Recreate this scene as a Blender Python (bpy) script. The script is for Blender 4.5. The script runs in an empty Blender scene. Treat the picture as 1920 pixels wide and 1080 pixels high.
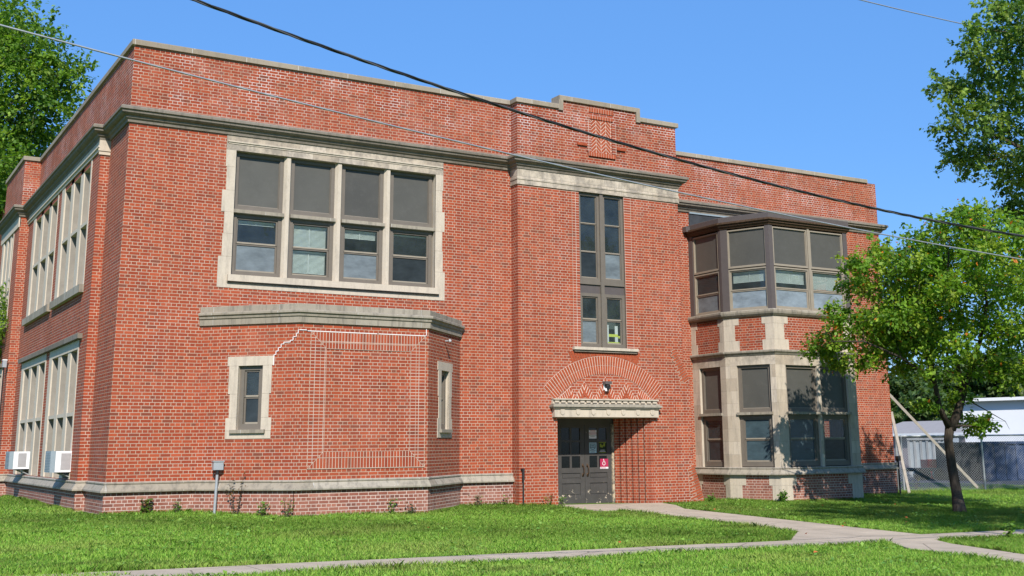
import bpy, math, random
import numpy as np
from mathutils import Vector
random.seed(7); rng = np.random.default_rng(11)
scene = bpy.context.scene
col = scene.collection
# ------------------------------------------------------------------ helpers
def tag(o, label=None, cat=None, group=None, kind=None):
    if label: o['label'] = label
    if cat: o['category'] = cat
    if group: o['group'] = group
    if kind: o['kind'] = kind
    return o
def empty(name, loc=(0, 0, 0)):
    o = bpy.data.objects.new(name, None); col.objects.link(o); o.location = loc
    o.empty_display_size = .2
    return o
class MB:
    def __init__(s): s.v = []; s.f = []; s.m = []; s.mats = []
    def mi(s, mat):
        if mat not in s.mats: s.mats.append(mat)
        return s.mats.index(mat)
    def poly(s, pts, mat):
        b = len(s.v); s.v += [tuple(p) for p in pts]; s.f.append(tuple(range(b, b + len(pts)))); s.m.append(s.mi(mat))
    def hexa(s, p, mat):     # p: 8 points, 0-3 bottom loop, 4-7 top loop
        b = len(s.v); s.v += [tuple(q) for q in p]
        for f in ((3, 2, 1, 0), (4, 5, 6, 7), (0, 1, 5, 4), (1, 2, 6, 5), (2, 3, 7, 6), (3, 0, 4, 7)):
            s.f.append(tuple(b + i for i in f)); s.m.append(s.mi(mat))
    def box(s, a, b, mat):
        x0, y0, z0 = a; x1, y1, z1 = b
        s.hexa([(x0, y0, z0), (x1, y0, z0), (x1, y1, z0), (x0, y1, z0), (x0, y0, z1), (x1, y0, z1), (x1, y1, z1), (x0, y1, z1)], mat)
    def tube(s, pts, rad, mat, n=8, cap=True):
        pts = [Vector(p) for p in pts]
        if not hasattr(rad, '__len__'): rad = [rad] * len(pts)
        b = len(s.v); up = Vector((0, 0, 1))
        for i, p in enumerate(pts):
            d = (pts[min(i + 1, len(pts) - 1)] - pts[max(i - 1, 0)]).normalized()
            if i == 0:
                a = d.cross(up)
                if a.length < .05: a = d.cross(Vector((1, 0, 0)))
            else: a = pa - d * pa.dot(d)      # carry the ring frame along, so tubes never twist
            a.normalize(); c = d.cross(a); pa = a
            for k in range(n):
                t = 2 * math.pi * k / n
                s.v.append(tuple(p + (a * math.cos(t) + c * math.sin(t)) * rad[i]))
        for i in range(len(pts) - 1):
            for k in range(n):
                k2 = (k + 1) % n
                s.f.append((b + i * n + k, b + i * n + k2, b + (i + 1) * n + k2, b + (i + 1) * n + k)); s.m.append(s.mi(mat))
        if cap:
            s.f.append(tuple(b + k for k in range(n))[::-1]); s.m.append(s.mi(mat))
            e = b + (len(pts) - 1) * n
            s.f.append(tuple(e + k for k in range(n))); s.m.append(s.mi(mat))
    def build(s, name, parent=None, smooth=False, loc=None):
        me = bpy.data.meshes.new(name)
        v = s.v
        if loc is not None: v = [(a - loc[0], b - loc[1], c - loc[2]) for a, b, c in v]
        me.from_pydata(v, [], s.f)
        for m in s.mats: me.materials.append(m)
        me.polygons.foreach_set('material_index', s.m)
        if smooth: me.polygons.foreach_set('use_smooth', [True] * len(s.f))
        me.update()
        o = bpy.data.objects.new(name, me); col.objects.link(o)
        if loc is not None: o.location = loc
        if parent is not None:
            o.parent = parent
            # offset so the world position stays put when the parent empty is not at the origin
            w = Vector((0, 0, 0)); p = parent
            while p is not None: w += p.location; p = p.parent
            o.location = Vector(o.location) - w
        return o
def copy_tree(o, parent=None):
    c = o.copy(); col.objects.link(c); c.parent = parent
    for ch in [k for k in bpy.data.objects if k.parent == o]:
        copy_tree(ch, c)
    return c
class Fr:       # a vertical wall frame: u along the wall, z up, w outward
    def __init__(s, x0, y0, x1, y1):
        s.o = (x0, y0); L = math.hypot(x1 - x0, y1 - y0); s.L = L
        s.d = ((x1 - x0) / L, (y1 - y0) / L); s.n = (s.d[1], -s.d[0])
    def P(s, u, z, w=0.):
        return (s.o[0] + s.d[0] * u + s.n[0] * w, s.o[1] + s.d[1] * u + s.n[1] * w, z)
    def box(s, mb, u0, u1, z0, z1, w0, w1, mat):
        P = s.P
        mb.hexa([P(u0, z0, w1), P(u1, z0, w1), P(u1, z0, w0), P(u0, z0, w0), P(u0, z1, w1), P(u1, z1, w1), P(u1, z1, w0), P(u0, z1, w0)], mat)
    def quad(s, mb, u0, u1, z0, z1, w, mat):
        mb.poly([s.P(u0, z0, w), s.P(u1, z0, w), s.P(u1, z1, w), s.P(u0, z1, w)], mat)
    def panel(s, mb, rects, holes, mat, w=0., t=.3, revmat=None):
        us = sorted({r[i] for r in rects + holes for i in (0, 1)}); zs = sorted({r[i] for r in rects + holes for i in (2, 3)})
        ins = lambda r, u, z: r[0] < u < r[1] and r[2] < z < r[3]
        for a, b in zip(us, us[1:]):
            for c, d in zip(zs, zs[1:]):
                u, z = (a + b) / 2, (c + d) / 2
                if any(ins(r, u, z) for r in rects) and not any(ins(h, u, z) for h in holes):
                    s.quad(mb, a, b, c, d, w, mat)
        rm = revmat or mat
        for (a, b, c, d) in holes:
            P = s.P
            mb.poly([P(a, c, w), P(a, d, w), P(a, d, w - t), P(a, c, w - t)], rm)
            mb.poly([P(b, d, w), P(b, c, w), P(b, c, w - t), P(b, d, w - t)], rm)
            mb.poly([P(a, d, w), P(b, d, w), P(b, d, w - t), P(a, d, w - t)], rm)
            mb.poly([P(b, c, w), P(a, c, w), P(a, c, w - t), P(b, c, w - t)], rm)
def moulding(mb, path, prof, mat, joints=None):
    n = len(path); nr = []
    for i in range(n - 1):
        dx, dy = path[i + 1][0] - path[i][0], path[i + 1][1] - path[i][1]; L = math.hypot(dx, dy); nr.append((dy / L, -dx / L))
    rows = []
    for i, p in enumerate(path):
        a = nr[max(i - 1, 0)]; b = nr[min(i, n - 2)]
        k = 1 + a[0] * b[0] + a[1] * b[1]; m = ((a[0] + b[0]) / k, (a[1] + b[1]) / k)
        rows.append([(p[0] + m[0] * o, p[1] + m[1] * o, z) for o, z in prof])
    for i in range(n - 1):
        for j in range(len(prof) - 1):
            mb.poly([rows[i][j], rows[i][j + 1], rows[i + 1][j + 1], rows[i + 1][j]], mat)
    mb.poly(rows[0][::-1], mat); mb.poly(rows[-1], mat)
# ------------------------------------------------------------------ materials
class NT:
    def __init__(s, name):
        s.m = bpy.data.materials.new(name); s.m.use_nodes = True; s.t = s.m.node_tree; s.t.nodes.clear()
        s.out = s.t.nodes.new('ShaderNodeOutputMaterial')
    def n(s, typ, **kw):
        nd = s.t.nodes.new(typ)
        for k, v in kw.items():
            if k in ('inp',):
                for kk, vv in v.items():
                    if hasattr(vv, 'is_output'): s.t.links.new(vv, nd.inputs[kk])
                    else: nd.inputs[kk].default_value = vv
            else: setattr(nd, k, v)
        return nd
    def l(s, a, b): s.t.links.new(a, b)
    def math(s, op, a, b=0., c=0., clamp=False):
        nd = s.n('ShaderNodeMath', operation=op, use_clamp=clamp)
        for i, v in enumerate((a, b, c)):
            if hasattr(v, 'is_output'): s.l(v, nd.inputs[i])
            else: nd.inputs[i].default_value = v
        return nd.outputs[0]
    def mix(s, f, a, b, blend='MIX'):
        nd = s.n('ShaderNodeMix', data_type='RGBA', blend_type=blend)
        for i, v in ((0, f), (6, a), (7, b)):
            if hasattr(v, 'is_output'): s.l(v, nd.inputs[i])
            elif i: nd.inputs[i].default_value = (*v, 1) if len(v) == 3 else v
            else: nd.inputs[i].default_value = v
        return nd.outputs[2]
    def noise(s, scale, detail=4, rough=.6, vec=None, dim='3D'):
        nd = s.n('ShaderNodeTexNoise'); nd.inputs['Scale'].default_value = scale; nd.inputs['Detail'].default_value = detail; nd.inputs['Roughness'].default_value = rough
        s.l(vec if vec is not None else s.pos(), nd.inputs['Vector'])
        return nd.outputs[0]
    def pos(s):
        if not hasattr(s, 'g'): s.g = s.n('ShaderNodeNewGeometry')
        return s.g.outputs['Position']
    def ramp(s, f, stops, interp='LINEAR'):
        nd = s.n('ShaderNodeValToRGB'); nd.color_ramp.interpolation = interp; e = nd.color_ramp.elements
        while len(e) < len(stops): e.new(.5)
        for el, (p, c) in zip(e, stops): el.position = p; el.color = (*c, 1) if len(c) == 3 else c
        s.l(f, nd.inputs[0]); return nd.outputs[0]
    def rng(s, f, a, b, c=0., d=1.):
        nd = s.n('ShaderNodeMapRange'); s.l(f, nd.inputs[0])
        for i, v in enumerate((a, b, c, d)): nd.inputs[i + 1].default_value = v
        return nd.outputs[0]
    def bsdf(s, colr, rough=.85, spec=.3, metal=0., bump=None, bstr=.3, bdist=.01, **kw):
        b = s.n('ShaderNodeBsdfPrincipled')
        for k, v in (('Base Color', colr), ('Roughness', rough), ('Metallic', metal), ('Specular IOR Level', spec)):
            if hasattr(v, 'is_output'): s.l(v, b.inputs[k])
            else: b.inputs[k].default_value = (*v, 1) if k == 'Base Color' else v
        for k, v in kw.items(): b.inputs[k.replace('_', ' ')].default_value = v
        if bump is not None:
            bp = s.n('ShaderNodeBump'); bp.inputs['Strength'].default_value = bstr; bp.inputs['Distance'].default_value = bdist
            s.l(bump, bp.inputs['Height']); s.l(bp.outputs[0], b.inputs['Normal'])
        return b.outputs[0]
    def done(s, sh): s.l(sh, s.out.inputs[0]); return s.m
def wall_uv(t, extra=0.):
    """u runs along any vertical face, v is height"""
    t.pos(); nrm = t.g.outputs['True Normal']
    sx = t.n('ShaderNodeSeparateXYZ'); t.l(nrm, sx.inputs[0]); sp = t.n('ShaderNodeSeparateXYZ'); t.l(t.pos(), sp.inputs[0])
    u = t.math('ADD', t.math('SUBTRACT', t.math('MULTIPLY', sp.outputs[1], sx.outputs[0]), t.math('MULTIPLY', sp.outputs[0], sx.outputs[1])), extra)
    return u, sp.outputs[2], sp
ROW = .0677; BW = .2134
def brick_mat(name, kind='bond', tone=1., pale=0., mort=(.48, .32, .228), lo=(.308, .0555, .0245), hi=(.398, .081, .033), dark=(.225, .066, .038), eff=.22):
    t = NT(name); u, z, sp = wall_uv(t, .05 if kind == 'bond' else 0.)
    cv = t.n('ShaderNodeCombineXYZ')
    bt = t.n('ShaderNodeTexBrick')
    if kind == 'bond':
        t.l(u, cv.inputs[0]); t.l(z, cv.inputs[1]); w, h = BW, ROW
        bt.offset = .5; bt.offset_frequency = 2; bt.squash = .5; bt.squash_frequency = 2
    elif kind == 'soldier':
        t.l(u, cv.inputs[0]); t.l(z, cv.inputs[1]); w, h = ROW, BW; bt.offset = 0; bt.squash = 1
    else:   # stacked flat bricks
        t.l(u, cv.inputs[0]); t.l(z, cv.inputs[1]); w, h = BW, ROW; bt.offset = 0; bt.squash = 1
    i = bt.inputs
    i['Color1'].default_value = (0, 0, 0, 1); i['Color2'].default_value = (1, 1, 1, 1); i['Mortar'].default_value = (.5, .5, .5, 1)
    i['Scale'].default_value = 1; i['Mortar Size'].default_value = .0072; i['Mortar Smooth'].default_value = .18; i['Bias'].default_value = 0
    i['Brick Width'].default_value = w; i['Row Height'].default_value = h
    t.l(cv.outputs[0], i['Vector'])
    tint = t.ramp(bt.outputs['Color'], [(0, dark), (.07, [(a+b)*.5 for a,b in zip(lo,dark)]), (.16, lo), (.55, [(a + b) / 2 for a, b in zip(lo, hi)]), (.85, hi), (1, [a * 1.12 for a in hi])])
    big = t.noise(.45, 5, .65); fine = t.noise(38, 4, .7); mid = t.noise(3.1, 5, .6)
    c = t.mix(t.rng(big, .35, .7), tint, t.mix(1, tint, (.80, .76, .76), 'MULTIPLY'))
    c = t.mix(t.rng(fine, .3, .75, 0, .45), c, t.mix(1, c, (.66, .60, .58), 'MULTIPLY'))
    # old lime bloom on the brick face, in loose patches, mostly up on the parapet
    hi_z = t.rng(z, 7.4, 8.4, .0, 1.)
    bloom = t.math('MULTIPLY', t.rng(t.noise(1.3, 7, .75), .5, .75), t.math('ADD', t.math('MULTIPLY', hi_z, .30), .06 + pale))
    c = t.mix(bloom, c, (.50, .33, .29))
    mc = t.mix(t.rng(mid, .35, .7), mort, [a * .70 for a in mort])
    white = t.math('MULTIPLY', t.rng(t.noise(.8, 8, .76), .47, .68), t.math('ADD', t.math('MULTIPLY', hi_z, .85), eff))
    mc = t.mix(t.math('MINIMUM', white, 1.), mc, (.76, .70, .68))
    colr = t.mix(bt.outputs['Fac'], c, mc)
    # rain streaks and sooty, faded areas of an old wall
    mp = t.n('ShaderNodeMapping'); t.l(t.pos(), mp.inputs[0]); mp.inputs['Scale'].default_value = (2.6, 2.6, .33)
    stk = t.rng(t.noise(1.5, 6, .7, vec=mp.outputs[0]), .50, .78, 0, .34); colr = t.mix(stk, colr, t.mix(1, colr, (.66, .60, .58), 'MULTIPLY'))
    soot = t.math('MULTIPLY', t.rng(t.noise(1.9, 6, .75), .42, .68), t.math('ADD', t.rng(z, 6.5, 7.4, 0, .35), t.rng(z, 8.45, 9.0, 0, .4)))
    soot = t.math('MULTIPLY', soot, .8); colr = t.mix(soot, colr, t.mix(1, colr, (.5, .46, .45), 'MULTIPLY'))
    fade = t.rng(t.noise(.33, 4, .6), .5, .75, 0, .12); colr = t.mix(fade, colr, (.42, .17, .11))
    # grime just above the grass
    if pale:
        colr = t.mix(t.rng(z, -.25, -.95, 0, .45), colr, t.mix(.5, colr, (.36, .19, .14)))
    hgt = t.math('ADD', t.math('MULTIPLY', bt.outputs['Fac'], -1.), t.math('MULTIPLY', fine, .35))
    return t.done(t.bsdf(colr, .88, .22, bump=hgt, bstr=.55, bdist=.008))
def stone_mat(name, jcol=None, under=0., base=(.50, .43, .345), stain=(.17, .15, .13), amt=.5, joints=True, jw=.62, jh=.34, rough=.85):
    t = NT(name); u, z, sp = wall_uv(t)
    cv = t.n('ShaderNodeCombineXYZ'); t.l(u, cv.inputs[0]); t.l(z, cv.inputs[1])
    n1 = t.noise(1.7, 6, .7); n2 = t.noise(22, 5, .7)
    st = t.n('ShaderNodeMapping'); t.l(t.pos(), st.inputs[0]); st.inputs['Scale'].default_value = (5, 5, .8)
    n3 = t.noise(1.6, 5, .7, vec=st.outputs[0])
    c = t.mix(t.rng(n1, .3, .7, 0, .6), base, [a * b for a, b in zip(base, (1.16, 1.16, 1.14))])
    h = t.math('MULTIPLY', n2, .5)
    if joints:
        bt = t.n('ShaderNodeTexBrick'); i = bt.inputs; bt.offset = .5; t.l(cv.outputs[0], i['Vector'])
        i['Color1'].default_value = (0, 0, 0, 1); i['Color2'].default_value = (1, 1, 1, 1); i['Mortar'].default_value = (.5, .5, .5, 1)
        i['Scale'].default_value = 1; i['Mortar Size'].default_value = .005; i['Mortar Smooth'].default_value = .3; i['Brick Width'].default_value = jw; i['Row Height'].default_value = jh
        tv = t.ramp(bt.outputs['Color'], [(0, (.80, .77, .74)), (.5, (.95, .94, .92)), (1, (1.08, 1.08, 1.10))])
        c = t.mix(1, c, tv, 'MULTIPLY')
        c = t.mix(t.math('MULTIPLY', bt.outputs['Fac'], .55 if not jcol else .9), c, jcol or [a * .55 for a in base])
        h = t.math('SUBTRACT', h, bt.outputs['Fac'])
    c = t.mix(t.math('MULTIPLY', t.rng(n3, .48, .72), amt), c, stain)
    if under:     # soot washed down from the moulding above
        um = t.math('MULTIPLY', t.rng(z, 2.62, 2.93, 0, 1), t.rng(t.noise(2.6, 6, .75), .42, .6)); c = t.mix(t.math('MULTIPLY', um, under), c, stain)
    c = t.mix(t.rng(n2, .45, .8, 0, .4), c, t.mix(1, c, (.7, .68, .64), 'MULTIPLY'))
    return t.done(t.bsdf(c, rough, .25, bump=h, bstr=.35, bdist=.006))
def plain(name, c, rough=.6, spec=.4, metal=0., var=.25, scale=6., bump=0.):
    t = NT(name); n = t.noise(scale, 5, .65)
    cc = t.mix(t.rng(n, .3, .75, 0, 1), c, [a * (1 - var) for a in c])
    return t.done(t.bsdf(cc, rough, spec, metal, bump=n if bump else None, bstr=bump))
M = {}
M['brick'] = brick_mat('red_brick')
M['brick_soldier'] = brick_mat('red_brick_soldier', 'soldier', mort=(.56, .43, .34))
M['brick_stack'] = brick_mat('red_brick_stack', 'stack', mort=(.56, .43, .34))
M['plinth'] = brick_mat('plinth_brick', pale=.35, lo=(.25, .085, .058), hi=(.34, .13, .09), dark=(.17, .07, .055), mort=(.60, .46, .39), eff=.3)
M['brick_one'] = plain('single_brick', (.40, .088, .038), .88, .2, var=.42, scale=8)
M['mortar'] = plain('mortar', (.70, .57, .47), .9, .2, var=.2, scale=14)
M['mortar_line'] = plain('mortar_line', (.50, .37, .28), .9, .2, var=.2)
M['white_mortar'] = plain('white_mortar', (.80, .76, .74), .9, .2, var=.1)
M['stone'] = stone_mat('cream_limestone', under=.65)
M['stone_plain'] = stone_mat('cream_limestone_plain', joints=False, amt=.4)
M['stone_side'] = stone_mat('grey_cream_limestone', base=(.55, .475, .385), joints=False, amt=.2)
M['cornice'] = stone_mat('weathered_cornice_stone', base=(.205, .178, .145), stain=(.07, .068, .058), amt=.6, joints=True, jw=1.35, jh=3.)
M['coping'] = stone_mat('coping_stone', base=(.31, .265, .205), stain=(.17, .15, .125), amt=.5, joints=True, jw=1.2, jh=3., jcol=(.62, .60, .56))
M['ledge'] = stone_mat('ledge_stone', base=(.33, .295, .24), stain=(.11, .10, .085), amt=.75, joints=True, jw=1.5, jh=3., jcol=(.5, .48, .45))
M['cheek'] = plain('taupe_reveal', (.30, .27, .23), .7, .2, var=.25, scale=3)
M['alu'] = plain('taupe_aluminium', (.160, .136, .110), .5, .4, var=.15)
M['alu_light'] = plain('tan_aluminium', (.31, .265, .205), .45, .4, var=.15)
M['bronze'] = plain('bronze_sheet', (.105, .088, .084), .5, .4, var=.12)
M['rust_bronze'] = plain('rusty_gutter', (.10, .06, .035), .7, .3, var=.6, scale=14)
def panel_mat(name, c):
    t = NT(name); n = t.noise(1.2, 4, .6); d = t.noise(60, 2, .5)
    oi = t.n('ShaderNodeObjectInfo'); cc = t.mix(t.rng(n, .3, .7), c, [a * 1.22 for a in c]); cc = t.mix(oi.outputs['Random'], cc, t.mix(1, cc, (.74, .74, .76), 'MULTIPLY')); cc = t.mix(t.rng(t.noise(5, 6, .8), .5, .8, 0, .25), cc, (.16, .155, .14)); cc = t.mix(t.rng(d, .70, .76, 0, .35), cc, (.3, .3, .29))
    return t.done(t.bsdf(cc, .42, .35))
M['shade'] = panel_mat('grey_infill_panel', (.088, .085, .074))
def glass(name, tint=(.80, .86, .84), refl=1.):
    t = NT(name)
    tr = t.n('ShaderNodeBsdfTransparent'); tr.inputs[0].default_value = (*tint, 1)
    gl = t.n('ShaderNodeBsdfGlossy'); gl.inputs['Roughness'].default_value = .02; gl.inputs['Color'].default_value = (.95, .97, 1, 1)
    fr = t.n('ShaderNodeFresnel'); t.pos(); t.l(t.rng(t.g.outputs['Backfacing'], 0., 1., 1.62, 1 / 1.62), fr.inputs[0])
    bp = t.n('ShaderNodeBump'); bp.inputs['Strength'].default_value = .04; bp.inputs['Distance'].default_value = .02; t.l(t.noise(2.2, 2, .5), bp.inputs['Height'])
    t.l(bp.outputs[0], gl.inputs['Normal'])
    f = t.math('MULTIPLY', fr.outputs[0], refl, clamp=True)
    mx = t.n('ShaderNodeMixShader'); t.l(f, mx.inputs[0]); t.l(tr.outputs[0], mx.inputs[1]); t.l(gl.outputs[0], mx.inputs[2])
    df = t.n('ShaderNodeBsdfDiffuse'); df.inputs[0].default_value = (.13, .17, .18, 1); m2 = t.n('ShaderNodeMixShader'); t.l(t.rng(t.noise(1.8, 5, .7), .3, .75, .10, .30), m2.inputs[0]); t.l(mx.outputs[0], m2.inputs[1]); t.l(df.outputs[0], m2.inputs[2])
    return t.done(m2.outputs[0])
M['glass'] = glass('window_glass', refl=.75)
def film_mat(name, c, rough=.16):
    t = NT(name); mp = t.n('ShaderNodeMapping'); t.l(t.pos(), mp.inputs[0]); mp.inputs['Scale'].default_value = (1.5, 1.5, 3.2)
    n = t.noise(1.6, 6, .65, vec=mp.outputs[0]); cc = t.mix(t.rng(n, .3, .72), c, [min(1, a * 1.9) for a in c])
    return t.done(t.bsdf(cc, rough, .35))
M['film'] = film_mat('frosted_glass', (.10, .118, .128), .35)
M['film_dark'] = film_mat('dusty_dark_glass', (.020, .025, .028))
M['door_pane'] = plain('door_glass', (.008, .009, .010), .12, .4)
M['film_pale'] = film_mat('pale_frosted_glass', (.15, .18, .205), .35)
M['plastic'] = film_mat('plastic_sheeting', (.035, .055, .065), .12)
M['blind'] = plain('blind_slats', (.80, .84, .80), .5, .3, var=.1)
M['inside'] = plain('interior_paint', (.12, .15, .15), .9, .1, var=.4, scale=1)
M['white'] = plain('white_paint', (.80, .80, .80), .45, .4, var=.05)
M['coil'] = plain('grey_blue_metal', (.26, .32, .36), .5, .5, var=.15, scale=30)
M['grille'] = plain('grille_grey', (.42, .40, .40), .6, .3, var=.15)
M['black'] = plain('black_plastic', (.018, .018, .019), .45, .4, var=.2)
M['grey_metal'] = plain('galvanised_metal', (.42, .44, .46), .4, .5, .3, var=.2)
M['cable_grey'] = plain('aluminium_strand', (.34, .36, .39), .45, .5, .3, var=.25, scale=30)
M['cable_dark'] = plain('dark_strand', (.09, .09, .095), .5, .4, .2)
M['slate'] = plain('slate_board', (.055, .060, .068), .8, .2, var=.5, scale=3)
M['wood'] = plain('weathered_plank', (.50, .44, .39), .85, .2, var=.3, scale=9)
def door_mat():
    t = NT('grey_door_paint'); sp = t.n('ShaderNodeSeparateXYZ'); t.l(t.pos(), sp.inputs[0])
    n = t.noise(9, 6, .72); low = t.rng(sp.outputs[2], .1, -.8, .0, .13)
    peel = t.rng(t.math('ADD', n, low), .69, .72)
    c = t.mix(t.rng(t.noise(4, 4), .3, .7), (.054, .050, .047), (.071, .066, .062)); c = t.mix(peel, c, (.50, .42, .32))
    return t.done(t.bsdf(c, .55, .4, bump=peel, bstr=.2))
M['door'] = door_mat()
def jamb_mat():
    t = NT('peeling_jamb'); n = t.noise(7, 6, .7); c = t.mix(t.rng(n, .42, .55), (.12, .11, .10), (.52, .42, .29))
    return t.done(t.bsdf(c, .8, .2))
M['jamb'] = jamb_mat()
def concrete(name, base, crack=True):
    t = NT(name); n = t.noise(1.1, 6, .7); f = t.noise(45, 4, .75); f2 = t.noise(160, 2, .6)
    c = t.mix(t.rng(n, .3, .72), base, [a * .68 for a in base]); c = t.mix(t.rng(f, .4, .7, 0, .45), c, [a * .6 for a in base])
    c = t.mix(t.rng(f2, .55, .75, 0, .35), c, (.6, .57, .52))
    st = t.rng(t.noise(2.7, 6, .78), .52, .70, 0, .5); c = t.mix(st, c, [a * .52 for a in base]); vo = t.n('ShaderNodeTexVoronoi', feature='DISTANCE_TO_EDGE'); vo.inputs['Scale'].default_value = .62; t.l(t.pos(), vo.inputs['Vector']); c = t.mix(t.rng(vo.outputs['Distance'], .004, .010, .75, 0.), c, [a * .25 for a in base])
    return t.done(t.bsdf(c, .92, .2, bump=f, bstr=.4, bdist=.01))
M['concrete'] = concrete('old_concrete', (.55, .45, .335))
M['joint'] = plain('dirt_joint', (.07, .055, .04), .95, .1)
M['asphalt'] = concrete('asphalt', (.075, .08, .09))
def lawn_mat():
    t = NT('lawn_soil'); n = t.noise(.6, 5, .7); f = t.noise(14, 5, .75)
    c = t.mix(t.rng(n, .35, .7), (.075, .15, .018), (.11, .19, .026)); c = t.mix(t.rng(f, .45, .75, 0, .7), c, (.09, .075, .035))
    return t.done(t.bsdf(c, .95, .1, bump=f, bstr=.6, bdist=.03))
M['lawn'] = lawn_mat()
def leaf_mat(name, trans=.42, gloss=.28):
    t = NT(name); at = t.n('ShaderNodeAttribute'); at.attribute_name = 'tint'
    c = at.outputs['Color']
    b = t.bsdf(c, .5, gloss)
    tl = t.n('ShaderNodeBsdfTranslucent'); t.l(t.mix(1, c, (1.6, 1.7, .7), 'MULTIPLY'), tl.inputs[0])
    mx = t.n('ShaderNodeMixShader'); mx.inputs[0].default_value = trans; t.l(b, mx.inputs[1]); t.l(tl.outputs[0], mx.inputs[2])
    return t.done(mx.outputs[0])
M['leaf'] = leaf_mat('leaf'); M['blade'] = leaf_mat('grass_blade', .3, .15)
def bark_mat(name, c):
    t = NT(name); mp = t.n('ShaderNodeMapping'); t.l(t.pos(), mp.inputs[0]); mp.inputs['Scale'].default_value = (9, 9, 2)
    n = t.noise(2.5, 6, .75, vec=mp.outputs[0]); cc = t.mix(t.rng(n, .35, .65), c, [a * .4 for a in c])
    return t.done(t.bsdf(cc, .95, .1, bump=n, bstr=.9, bdist=.03))
M['bark'] = bark_mat('bark', (.13, .105, .08)); M['bark_dark'] = bark_mat('dark_bark', (.10, .08, .062))
# ------------------------------------------------------------------ ground
def G(x, y):
    xc = min(max(x, -4.), 27.)
    d = max(0., -y)
    h = .028 * min(d, 9.) + .006 * max(0., d - 9.)
    # the lot behind the fence lies flat
    return -.62 - .0148 * xc - h
def gz(x, y):
    xc = np.clip(x, -4., 27.); d = np.maximum(0., -y)
    return -.62 - .0148 * xc - .028 * np.minimum(d, 9.) - .006 * np.maximum(0., d - 9.)
def ground_sheet():
    xs = sorted(set([-400, -150, -60, -30, -15] + list(np.arange(-8, 46, 1.5)) + [50, 60, 80, 120, 200, 420]))
    ys = sorted(set([-300, -100, -50] + list(np.arange(-30, 30, 1.5)) + [-9, 0, 34, 40, 60, 90, 150, 260, 500]))
    v = [(x, y, G(x, y)) for y in ys for x in xs]; n = len(xs)
    f = [(j * n + i, j * n + i + 1, (j + 1) * n + i + 1, (j + 1) * n + i) for j in range(len(ys) - 1) for i in range(n - 1)]
    me = bpy.data.meshes.new('lawn'); me.from_pydata(v, [], f); me.materials.append(M['lawn']); me.update()
    o = bpy.data.objects.new('lawn', me); col.objects.link(o); tag(o, kind='structure')
ground_sheet()
WALK = (-9.2, -10.25)          # sidewalk edges in y
PX = (10.75, 12.55)             # entrance path edges in x
def ribbon(name, pts_l, pts_r, mat, th=.03, joint_every=None):
    mb = MB()
    for i in range(len(pts_l) - 1):
        a, b, c, d = pts_l[i], pts_r[i], pts_r[i + 1], pts_l[i + 1]
        top = [(p[0], p[1], G(*p) + th) for p in (a, b, c, d)]; bot = [(p[0], p[1], G(*p) - .15) for p in (a, b, c, d)]
        g = .006
        mb.hexa(bot + top, mat)
    o = mb.build(name); tag(o, kind='structure'); return o
def slabs(name, x0, x1, y0, y1, along, step, th):
    mb = MB(); a0, a1 = (x0, x1) if along == 'x' else (y0, y1); n = max(1, round((a1 - a0) / step)); s = (a1 - a0) / n
    for k in range(n):
        p, q = a0 + k * s + .006, a0 + (k + 1) * s - .006
        if along == 'x': r = [(p, y0), (q, y0), (q, y1), (p, y1)]
        else: r = [(x0, p), (x1, p), (x1, q), (x0, q)]
        dz = random.uniform(-.004, .004)
        mb.hexa([(x, y, G(x, y) - .15) for x, y in r] + [(x, y, G(x, y) + th + dz) for x, y in r], M['concrete'])
        if along == 'x': j = [(q, y0), (q + .012, y0), (q + .012, y1), (q, y1)]
        else: j = [(x0, q), (x1, q), (x1, q + .012), (x0, q + .012)]
        mb.poly([(x, y, G(x, y) + th - .012) for x, y in j], M['joint'])
    return tag(mb.build(name), kind='structure')
slabs('sidewalk', -14, PX[0], WALK[1], WALK[0], 'x', 1.5, .024)
slabs('sidewalk', PX[1], 44, WALK[1], WALK[0], 'x', 1.5, .024)
LOWL = [(10.6, -10.25), (9.8, -11.4), (9.15, -14.2), (8.9, -17)]; LOWR = [(11.7, -10.25), (11.25, -11.), (10.3, -13.6), (10., -17)]
FLARE = [(10.75, -7.9), (9.35, -9.2), (10.75, -9.2)]
slabs('entrance_path', PX[0], PX[1], WALK[1], WALK[0], 'y', 1.4, .026)
slabs('entrance_path', PX[0], PX[1], WALK[0], -2.2, 'y', 1.6, .026)
ribbon('street_path', LOWL, LOWR, M['concrete'], .024)
mb = MB(); mb.poly([(x, y, G(x, y) + .024) for x, y in FLARE], M['concrete']); tag(mb.build('path_corner'), kind='structure')
ribbon('entrance_path', [(10.27, -2.2), (10.1, -1.2), (10.1, -.335)], [(12.55, -2.2), (13.1, -1.2), (13.3, -.335)][:3], M['concrete'], .03)
# ------------------------------------------------------------------ school building
B = empty('school_building'); tag(B, 'two storey red brick school with cream stone window surrounds and stepped parapet', 'school')
FAR = 15.8
front = Fr(0, 0, 9.2, 0); side = Fr(-.2, 0, -.2, -1)      # side: u = -y
blockf = Fr(0, -.33, 1, -.33); wing = Fr(0, 2.1, 1, 2.1)
bl = Fr(1.7, 0, 3.28, -1.6); bf = Fr(3.28, -1.6, 6.2, -1.6); br = Fr(6.2, -1.6, 7.8, 0)
ba = Fr(16.4, 2.1, 16.4, .65); bb = Fr(16.4, .65, 17.0, -.7); bc = Fr(17.0, -.7, 20.0, -.7); bd = Fr(20.0, -.7, 20.7, .67); be = Fr(20.7, .67, 20.7, 2.1)
TOP = 9.04; ZB = -1.2; CZ = 7.36
bay1 = [(1.7, 0), (3.28, -1.6), (6.2, -1.6), (7.8, 0)]
bay2 = [(16.4, 2.1), (16.4, .65), (17., -.7), (20., -.7), (20.7, .67), (20.7, 2.1)]
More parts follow.
